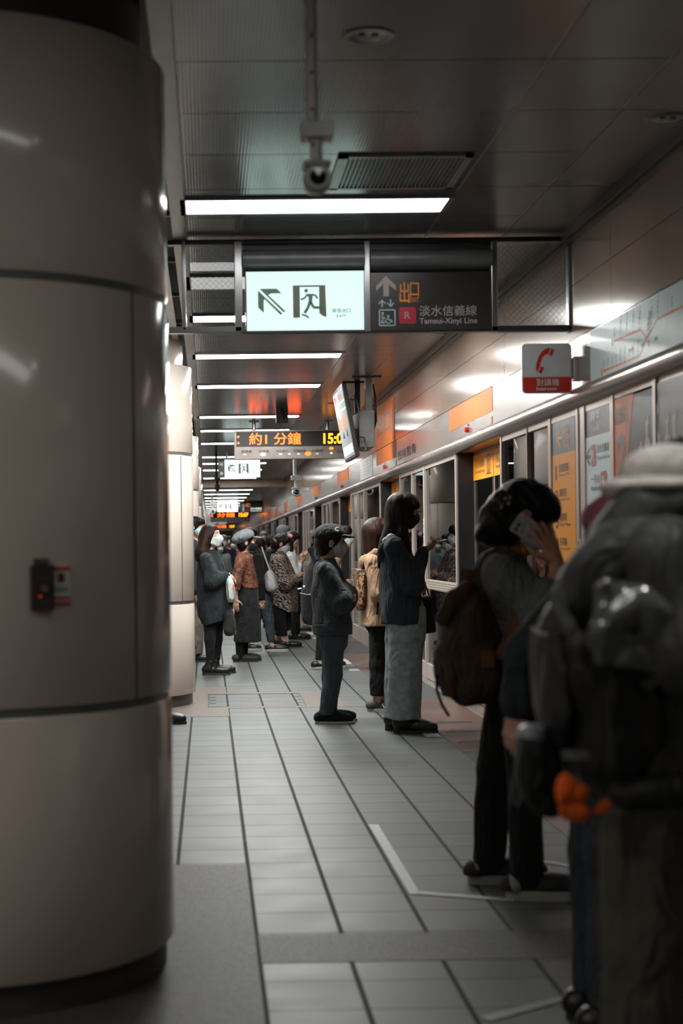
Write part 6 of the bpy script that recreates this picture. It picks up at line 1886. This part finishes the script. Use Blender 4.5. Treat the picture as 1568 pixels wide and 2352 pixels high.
_, at, M = body(J, t, .0052, SKIN3, handR=dict(d=q(1250, 1222, -.205) - q(1279, 1296, -.215) , n=(-.25, .95, .1), t=(-.75, .1, -.55), curls=((.12, .28, .25), (.10, .25, .25), (.12, .3, .3), (.2, .4, .4)), k=1.02, spread=.26, thumb=(.55, .85, .15)),
            handL=dict(d=(.4, -.3, -.8), n=(0, -1, 0), t=(1, 0, 0), curls=(.5, .6, .5)))
eyes(at, J['hs'], t)
M_sweat = cloth('grey_sweater', (.12, .13, .133, 1), .95, .15, 40, .35, 300)
sw = [loft(prof(q, [(1262, 1140, 1190), (1285, 1112, 1205), (1330, 1102, 1232), (1390, 1108, 1250), (1440, 1130, 1268), (1495, 1148, 1278)], [.075, .15, .19, .195, .19, .19]), .03, (5, .03, 1.2, .9, .4))]
sw += sleeve(J, 'R', .080, .080, .05, .30, .05) + sleeve(J, 'L', .08, .075, .05, .8, .05) + [keep((0, 0, -1), -q(1200, 1494)[2]), sub(ell(q(1180, 1255), (.05, .06, .05), None, .012))]
sw += [cap(J['elR'] + np.array([-.02, 0, .0]), J['elR'] + np.array([.012, .005, .06]), .072, .062, .04)]
so = soft('sweater', sw, .007, M_sweat, t, (.005, 17, 16, 15), 7)
soft('sleeve_cuff', [cap(J['elR'] + (J['wrR'] - J['elR']) * .30, J['elR'] + (J['wrR'] - J['elR']) * .40, .058, .054, .01)], .006, M_sweat, so)
M_trblack = cloth('black_trouser_cloth', (.0095, .0095, .010, 1), .9)
soft('trousers', trouser(J, .094, .070, .060, q(1200, 2003)[2] - .02, q(1190, 1470)[2], .02, (.125, .17)), .0075, M_trblack, t, (.003, 15, 15, 13), 3)
M_runner = pbr('black_mesh_shoe', (.014, .014, .015, 1), .75, 0, .2, 60, .2, 200); M_runsole = pbr('grey_sole', (.32, .31, .29, 1), .6)
for s_, yw in (('L', .05), ('R', -.10)):
    so = shoe(J['ank' + s_] + np.array([.0, 0, 0]), yw, .295, M_runner, M_runsole, t, name='running_shoe', w=.050, sole=.036, vox=.006)
    a = np.array([J['ank' + s_][0], J['ank' + s_][1], 0])
    soft('heel_counter', [ell(a + np.array([-.045, 0, .055]), (.036, .050, .042), None, .02)], .006, pbr('grey_green_mesh', (.24, .28, .27, 1), .7), so)
hr = hair_cap(at, M, J['hs'], fringe=False, puff=1.0)
hr += [ell(at(.040, 0, .048), np.array([.072, .080, .066]), M, .03), cap(at(-.07, 0, .05), q(1158, 1165, -.03), .05, .045, .04)]
hr += [ell(q(1146, 1188, -.03), (.062, .07, .085), None, .03), ell(q(1128, 1212, -.03), (.058, .07, .068), None, .03), ell(q(1150, 1232, -.03), (.06, .07, .045), None, .03), ell(q(1168, 1205, -.03), (.04, .06, .07), None, .03), ell(q(1112, 1232, -.03), (.03, .05, .03), None, .03)]
ho = soft('hair', hr, .006, M_hairblack, t, (.0045, 48, 40, 44), 3)
cl = soft('hair_clip', [ell(q(1150, 1137, -.06), (.030, .035, .022), None, .01), ell(q(1168, 1150, -.08), (.018, .03, .026), None, .01), ell(q(1140, 1150, -.07), (.02, .03, .026), None, .01), ell(q(1156, 1160, -.09), (.02, .02, .02), None, .01)], .005, pbr('black_clip', (.018, .017, .016, 1), .35), ho)
m = MB()
for (px, py) in ((1171, 1142), (1151, 1165), (1168, 1157), (1160, 1146)): c = q(px, py, -.115); m.lathe([(.0, -.0065), (.0046, -.0046), (.0065, 0), (.0046, .0046), (.0, .0065)], c, 12, cap=False)
m.build('bead', pbr('pearl', (.36, .31, .24, 1), .3), cl, smooth=True, keep=True)
mask_part(at, M, J['hs'], M_maskwhite, t, .005, False)
m = MB(); m.lathe([(.004, -.012), (.007, 0), (.004, .012)], q(1203, 1262, -.085), 12); m.build('earring', pbr('amber_glass', (.7, .22, .02, 1), .15), t, smooth=True, keep=True)
ph = phone_obj('patterned pale phone held at the ear by the woman with the brown backpack', phc, pl * -1, pw, .155, .078, .010, voro_mat('phone_pattern', ((0, (.34, .38, .39)), (.50, (.48, .52, .53)), (.60, (.45, .16, .15)), (.66, (.40, .44, .44))), 60, .4)); placed(t, ph)
bp = thing('backpack', 'brown canvas backpack worn by the woman on the phone', 'backpack', (0, 0, 0))
M_brown = cloth('brown_canvas', (.062, .038, .027, 1), .85, .3, 14, .4, 120); M_brownlt = cloth('tan_webbing', (.15, .065, .033, 1), .8)
bo = soft('pack_body', [loft(prof(q, [(1348, 1062, 1098), (1362, 1034, 1112), (1400, 1014, 1130), (1460, 1003, 1148), (1530, 1002, 1162), (1590, 1018, 1158), (1618, 1050, 1135)], [.09, .14, .16, .165, .165, .155, .10], .0), .04)], .008, M_brown, bp, (.006, 21, 18, 16), 4)
soft('front_pocket', [loft(prof(q, [(1470, 1006, 1040), (1490, 998, 1052), (1560, 1000, 1062), (1600, 1020, 1060)], [.08, .12, .125, .09], .0), .03)], .008, M_brown, bo, (.004, 18, 18, 14), 5)
soft('side_pocket', [loft(prof(q, [(1488, 1070, 1128), (1500, 1064, 1142), (1570, 1066, 1144), (1600, 1078, 1130)], [.02, .035, .035, .02], -.155), .02)], .007, M_brown, bo, (.004, 22, 20, 18), 6)
soft('flap', [cap(q(1018, 1420, -.10), q(1070, 1352, -.12), .03, .03, .03), cap(q(1018, 1420, .10), q(1070, 1352, .12), .03, .03, .03), cap(q(1040, 1376, -.1), q(1040, 1376, .1), .034, .034, .03)], .008, M_brown, bo)
m = MB(); m.tube([q(1086, 1350, 0), q(1064, 1330, 0), q(1066, 1312, 0), q(1080, 1316, 0), q(1084, 1340, 0)], .01, flat=(.030, .007), up=(0, 1, 0)); m.build('haul_loop', M_brownlt, bo, keep=True)
m = MB(); m.tube([q(1088, 1352, -.10), q(1104, 1320, -.15), q(1128, 1280, -.165), q(1152, 1262, -.175), q(1182, 1275, -.205), q(1204, 1330, -.22)], .01, flat=(.058, .014), up=[(0, -1, .3), (-.3, -1, .4), (-.3, -.8, .8), (0, -.5, 1), (.5, -.6, .6), (.6, -.8, .2)]); m.build('shoulder_strap', M_brown, bo, keep=True); m = MB(); m.tube([q(1086, 1350, .10), q(1098, 1300, .13), q(1112, 1272, .14), q(1145, 1258, .15)], .01, flat=(.055, .014), up=(-.5, 0, 1)); m.build('shoulder_strap', M_brown, bo, keep=True)
m = MB(); m.tube([q(1196, 1398, -.225), q(1172, 1455, -.215), q(1143, 1512, -.18)], .01, flat=(.034, .008), up=(-.3, -1, 0)); m.build('lower_strap', M_brownlt, bo, keep=True)
m = MB(); m.tube([q(1002, 1548, -.06), q(1003, 1585, -.06), q(1014, 1618, -.07), q(1031, 1645, -.07)], .006, 8); m.build('loose_strap', M_blackcloth, bo, keep=True)
m = MB(); m.box(*[v for c, r in zip(q(1120, 1515, -.2), (.022, .01, .03)) for v in (c - r, c + r)]); m.build('leather_tab', M_brownlt, bo, keep=True)
placed(t, bp)

# ---- short person in denim behind the big backpack
t, q = person('person in a dark denim jacket and jeans, mostly hidden behind the big black backpack', 1388, 4.25, 0)
J = skeleton(1.44, head=q(1432, 1238), neck=q(1405, 1320), hs=.9, shL=q(1330, 1345, .12), shR=q(1420, 1345, -.14), elL=q(1206, 1500, .02), wrL=q(1183, 1628, .0), chest=q(1390, 1400), waist=q(1390, 1520), hipL=q(1370, 1640, .07), hipR=q(1405, 1640, -.07), ankL=q(1366, 2290, .10), ankR=q(1402, 2345, -.07), kneeL=q(1368, 1950, .09), kneeR=q(1404, 1950, -.08), elR=q(1440, 1500, -.2), wrR=q(1480, 1620, -.15))
_, at, M = body(J, t, .007, SKIN2, handL=dict(d=(-.12, 0, -1), n=(.4, .5, 0), t=(.6, -.8, 0), curls=(.35, .5, .4), k=.95))
M_denim = cloth('dark_denim', (.022, .028, .033, 1), .85, .3, 30, .3)
jo = soft('jacket', [loft([(1.20, .0, 0, .07, .09), (1.12, .0, 0, .12, .17), (.9, .0, 0, .14, .18), (.66, .0, 0, .14, .18)], .03)] + sleeve(J, 'L', .060, .052, .042, .93, .04) + sleeve(J, 'R', .07, .062, .05, .9, .04), .009, M_denim, t, (.004, 14, 14, 12), 3)
soft('cuff', [cap(J['elL'] + (J['wrL'] - J['elL']) * .84, J['elL'] + (J['wrL'] - J['elL']) * .93, .044, .044, .01)], .007, M_denim, jo)
soft('jeans', trouser(J, .088, .072, .062, .08, .72), .009, cloth('grey_blue_jeans', (.035, .045, .055, 1), .9, .2, 30), t, (.003, 14, 14, 12), 1)
for s_ in 'RL': shoe(J['ank' + s_], -.1, .25, M_shoeblack, M_soleblack, t, w=.044)
soft('hair', hair_cap(at, M, J['hs']), .008, M_hairblack, t)
soft('cap', [ell(at(-.005, 0, .06), (.11, .095, .07), M, .01), cap(at(-.02, 0, .05), at(.0, 0, .1), .06, None, .02)], .008, cloth('dull_pink_cloth', (.30, .10, .11, 1)), t)

# ---- the big backpacker in the foreground
t, q = person('person in white hat, grey hooded jacket and khaki trousers, cut off at right', 1560, 3.3, 0)
J = skeleton(1.52, pitch=.4, head=q(1585, 1130), neck=q(1550, 1220), shL=q(1530, 1290, .17), shR=q(1520, 1290, -.17), chest=q(1530, 1400), waist=q(1540, 1560), elR=q(1590, 1500, -.24), wrR=q(1700, 1450, -.2), elL=q(1600, 1500, .2), wrL=q(1700, 1450, .15), hipL=q(1520, 1750, .085), hipR=q(1500, 1750, -.08), kneeL=q(1530, 2140, .10), kneeR=q(1490, 2150, -.10), ankL=q(1540, 2600, .12), ankR=q(1480, 2620, -.12))
_, at, M = body(J, t, .0075, SKIN)
M_gjack = pbr('grey_nylon', (.042, .044, .044, 1), .6, 0, .25, 10, .2, 40, .35, 0, .05, fold=.75, fscale=10.)
jo = soft('jacket', [loft([(1.36, q(1545, 1255)[0], 0, .085, .10), (1.29, q(1530, 1255)[0], 0, .13, .20), (1.1, q(1535, 1255)[0], 0, .145, .215), (.75, q(1545, 1255)[0], 0, .14, .2)], .04)] + sleeve(J, 'R', .09, .08, .055, .9, .05) + sleeve(J, 'L', .09, .08, .055, .9, .05), .008, M_gjack, t, (.006, 11, 12, 11), 4)
soft('hood', [cap(q(1570, 1165, -.10), q(1475, 1165, -.06), .050, .054, .05), cap(q(1475, 1165, -.06), q(1475, 1165, .06), .054, .054, .04), cap(q(1475, 1165, .06), q(1570, 1165, .10), .046, .042, .05), cap(q(1478, 1180, 0), q(1430, 1235, 0), .058, .06, .06), cap(q(1432, 1240, -.07), q(1432, 1240, .07), .062, .062, .05)], .008, M_gjack, jo, (.007, 16, 14, 18), 6)
M_khaki = cloth('khaki_trouser_cloth', (.080, .072, .060, 1), .9, .12, 14, .2)
soft('trousers', trouser(J, .105, .098, .088, .09, .80, .025, (.14, .19)), .0085, M_khaki, t, (.004, 11, 12, 9), 3)
for s_ in 'RL': shoe(J['ank' + s_], -.05, .28, M_shoeblack, M_soleblack, t, w=.048)
soft('hair', hair_cap(at, M, J['hs']), .009, M_hairblack, t)
M_hat = cloth('white_hat_cloth', (.70, .665, .625, 1), .9, .08, 14, .15)
hx = q(1548, 1075, 0)
ht = soft('hat', [ell(hx + np.array([.0, 0, -.005]), (.108, .10, .058), None, .02), keep((0, 0, -1), -(hx[2] - .035))], .006, M_hat, t, (.002, 18, 18, 18), 2)
soft('brim', [ell(hx + np.array([-.006, 0, -.038]), (.15, .14, .020), None, .01), cap(hx + np.array([-.125, -.05, -.045]), hx + np.array([-.125, .05, -.045]), .016, None, .02)], .006, M_hat, ht, (.004, 22, 22, 10), 3)
bp = thing('hiking_backpack', 'very large black hiking backpack out of focus at the right edge', 'backpack', (0, 0, 0))
M_pack = pbr('black_pack_nylon', (.015, .0152, .0155, 1), .5, 0, .3, 14, .3, 60, .4, fold=.75, fscale=10.)
bo = soft('pack_body', [loft(prof(q, [(1235, 1410, 1500), (1265, 1375, 1510), (1320, 1322, 1515), (1375, 1275, 1520), (1450, 1248, 1520), (1560, 1252, 1520), (1690, 1262, 1520), (1750, 1275, 1520), (1785, 1300, 1520), (1840, 1405, 1515)], [.13, .17, .20, .215, .22, .22, .215, .20, .18, .14]), .04)], .0085, M_pack, bp, (.009, 17, 16, 15), 4)
soft('lid', [cap(q(1312, 1392, -.15), q(1420, 1268, -.13), .050, .05, .05), cap(q(1312, 1392, .15), q(1420, 1268, .13), .05, .05, .05), cap(q(1375, 1335, -.15), q(1375, 1335, .15), .068, .068, .05), cap(q(1420, 1275, -.12), q(1500, 1250, -.12), .055, .05, .05)], .0085, M_gjack, bo, (.008, 14, 13, 15), 7)
soft('front_pocket', [loft(prof(q, [(1450, 1232, 1290), (1500, 1228, 1300), (1640, 1240, 1300), (1700, 1252, 1290)], [.11, .14, .15, .10]), .03)], .009, M_pack, bo, (.006, 16, 16, 13), 5)
M_film = pbr('clear_shiny_film', (.11, .12, .12, 1), .14, .1, .3, 10, .5, 22, .8, coat=.8)
soft('clear_pouch', [rbox(q(1465, 1440, -.235), (.085, .03, .085), .02, rotm(0, .1, 0), .02), ell(q(1420, 1420, -.24), (.045, .035, .05), None, .03), ell(q(1515, 1415, -.245), (.05, .035, .045), None, .03)], .006, M_film, bo, (.008, 36, 30, 38), 5)
m = MB(); m.tube([q(1380, 1560, -.225), q(1430, 1480, -.26), q(1470, 1400, -.27)], .01, flat=(.026, .006), up=(0, -1, 0)); m.tube([q(1480, 1580, -.24), q(1520, 1545, -.25), q(1560, 1530, -.25)], .01, flat=(.022, .006), up=(0, -1, 0)); m.tube([q(1270, 1370, -.20), q(1330, 1480, -.235), q(1390, 1600, -.235), q(1400, 1760, -.22)], .01, flat=(.025, .006), up=(0, -1, 0)); m.build('compression_strap', M_gjack, bo, keep=True)
m = MB(); m.tube([q(1290, 1733, -.225), q(1320, 1735, -.23), q(1352, 1733, -.23)], .01, flat=(.018, .004), up=(0, -1, 0)); m.build('grey_label', pbr('label_grey', (.16, .16, .155, 1), .5), bo, keep=True)
soft('hip_belt', [cap(q(1425, 1822, -.18), q(1560, 1806, -.21), .032, .036, .03), cap(q(1430, 1830, -.12), q(1520, 1835, -.15), .03, .03, .03)], .009, M_pack, bo, (.005, 14, 14, 14), 2)
placed(t, bp)
oc = thing('orange_cloth', 'bright orange cloth hanging below the big black backpack', 'cloth', (0, 0, 0))
M_oc = cloth('orange_nylon', (.85, .13, .015, 1), .6, .1)
soft('fold', [cap(q(1296, 1790, -.20), q(1330, 1822, -.205), .008, .013, .02), cap(q(1296, 1790, -.20), q(1294, 1835, -.20), .010, .012, .02), cap(q(1300, 1815, -.2), q(1328, 1822, -.205), .016, .014, .02)], .0035, M_oc, oc, (.002, 60, 40, 50), 2)
soft('fold', [cap(q(1296, 1850, -.20), q(1332, 1862, -.205), .010, .014, .02), cap(q(1296, 1872, -.20), q(1335, 1868, -.205), .011, .012, .02)], .0035, M_oc, oc, (.002, 60, 40, 50), 4)
soft('corner', [cap(q(1366, 1866, -.19), q(1390, 1852, -.19), .006, .013, .02)], .0035, M_oc, oc)
placed(t, oc)
pc = thing('bottle_pouch', 'black bottle pouch with a silver cap and grey cord loop, beside the big backpack', 'pouch', (0, 0, 0))
po = soft('pouch_body', [loft(prof(q, [(1695, 1196, 1258), (1715, 1188, 1275), (1790, 1186, 1290), (1850, 1205, 1290), (1872, 1235, 1282)], [.03, .045, .05, .045, .03], -.05), .02)], .006, cloth('black_pouch_cloth', (.014, .015, .015, 1), .7), pc, (.004, 24, 24, 18), 2)
m = MB(); c = q(1222, 1690, -.05); m.lathe([(.0, .024), (.018, .023), (.027, .016), (.029, .004), (.029, -.004)], c, 28, cap=False); m.build('silver_cap', pbr('silver_cap', (.34, .38, .42, 1), .3, .3), pc, smooth=True, keep=True)
m = MB(); m.lathe([(.029, -.004), (.031, -.008), (.031, -.018), (.0, -.019)], c, 28, cap=False); m.build('white_ring', pbr('white_ring', (.40, .43, .42, 1), .4), pc, smooth=True, keep=True)
m = MB(); m.tube([q(1196, 1700, -.09), q(1186, 1740, -.1), q(1180, 1800, -.1), q(1176, 1838, -.1), q(1188, 1850, -.1), q(1196, 1832, -.1), q(1190, 1780, -.1), q(1194, 1715, -.1)], .0032, 8); m.build('cord_loop', pbr('cord_grey', (.12, .14, .14, 1), .6), pc, smooth=True, keep=True)
placed(t, pc)
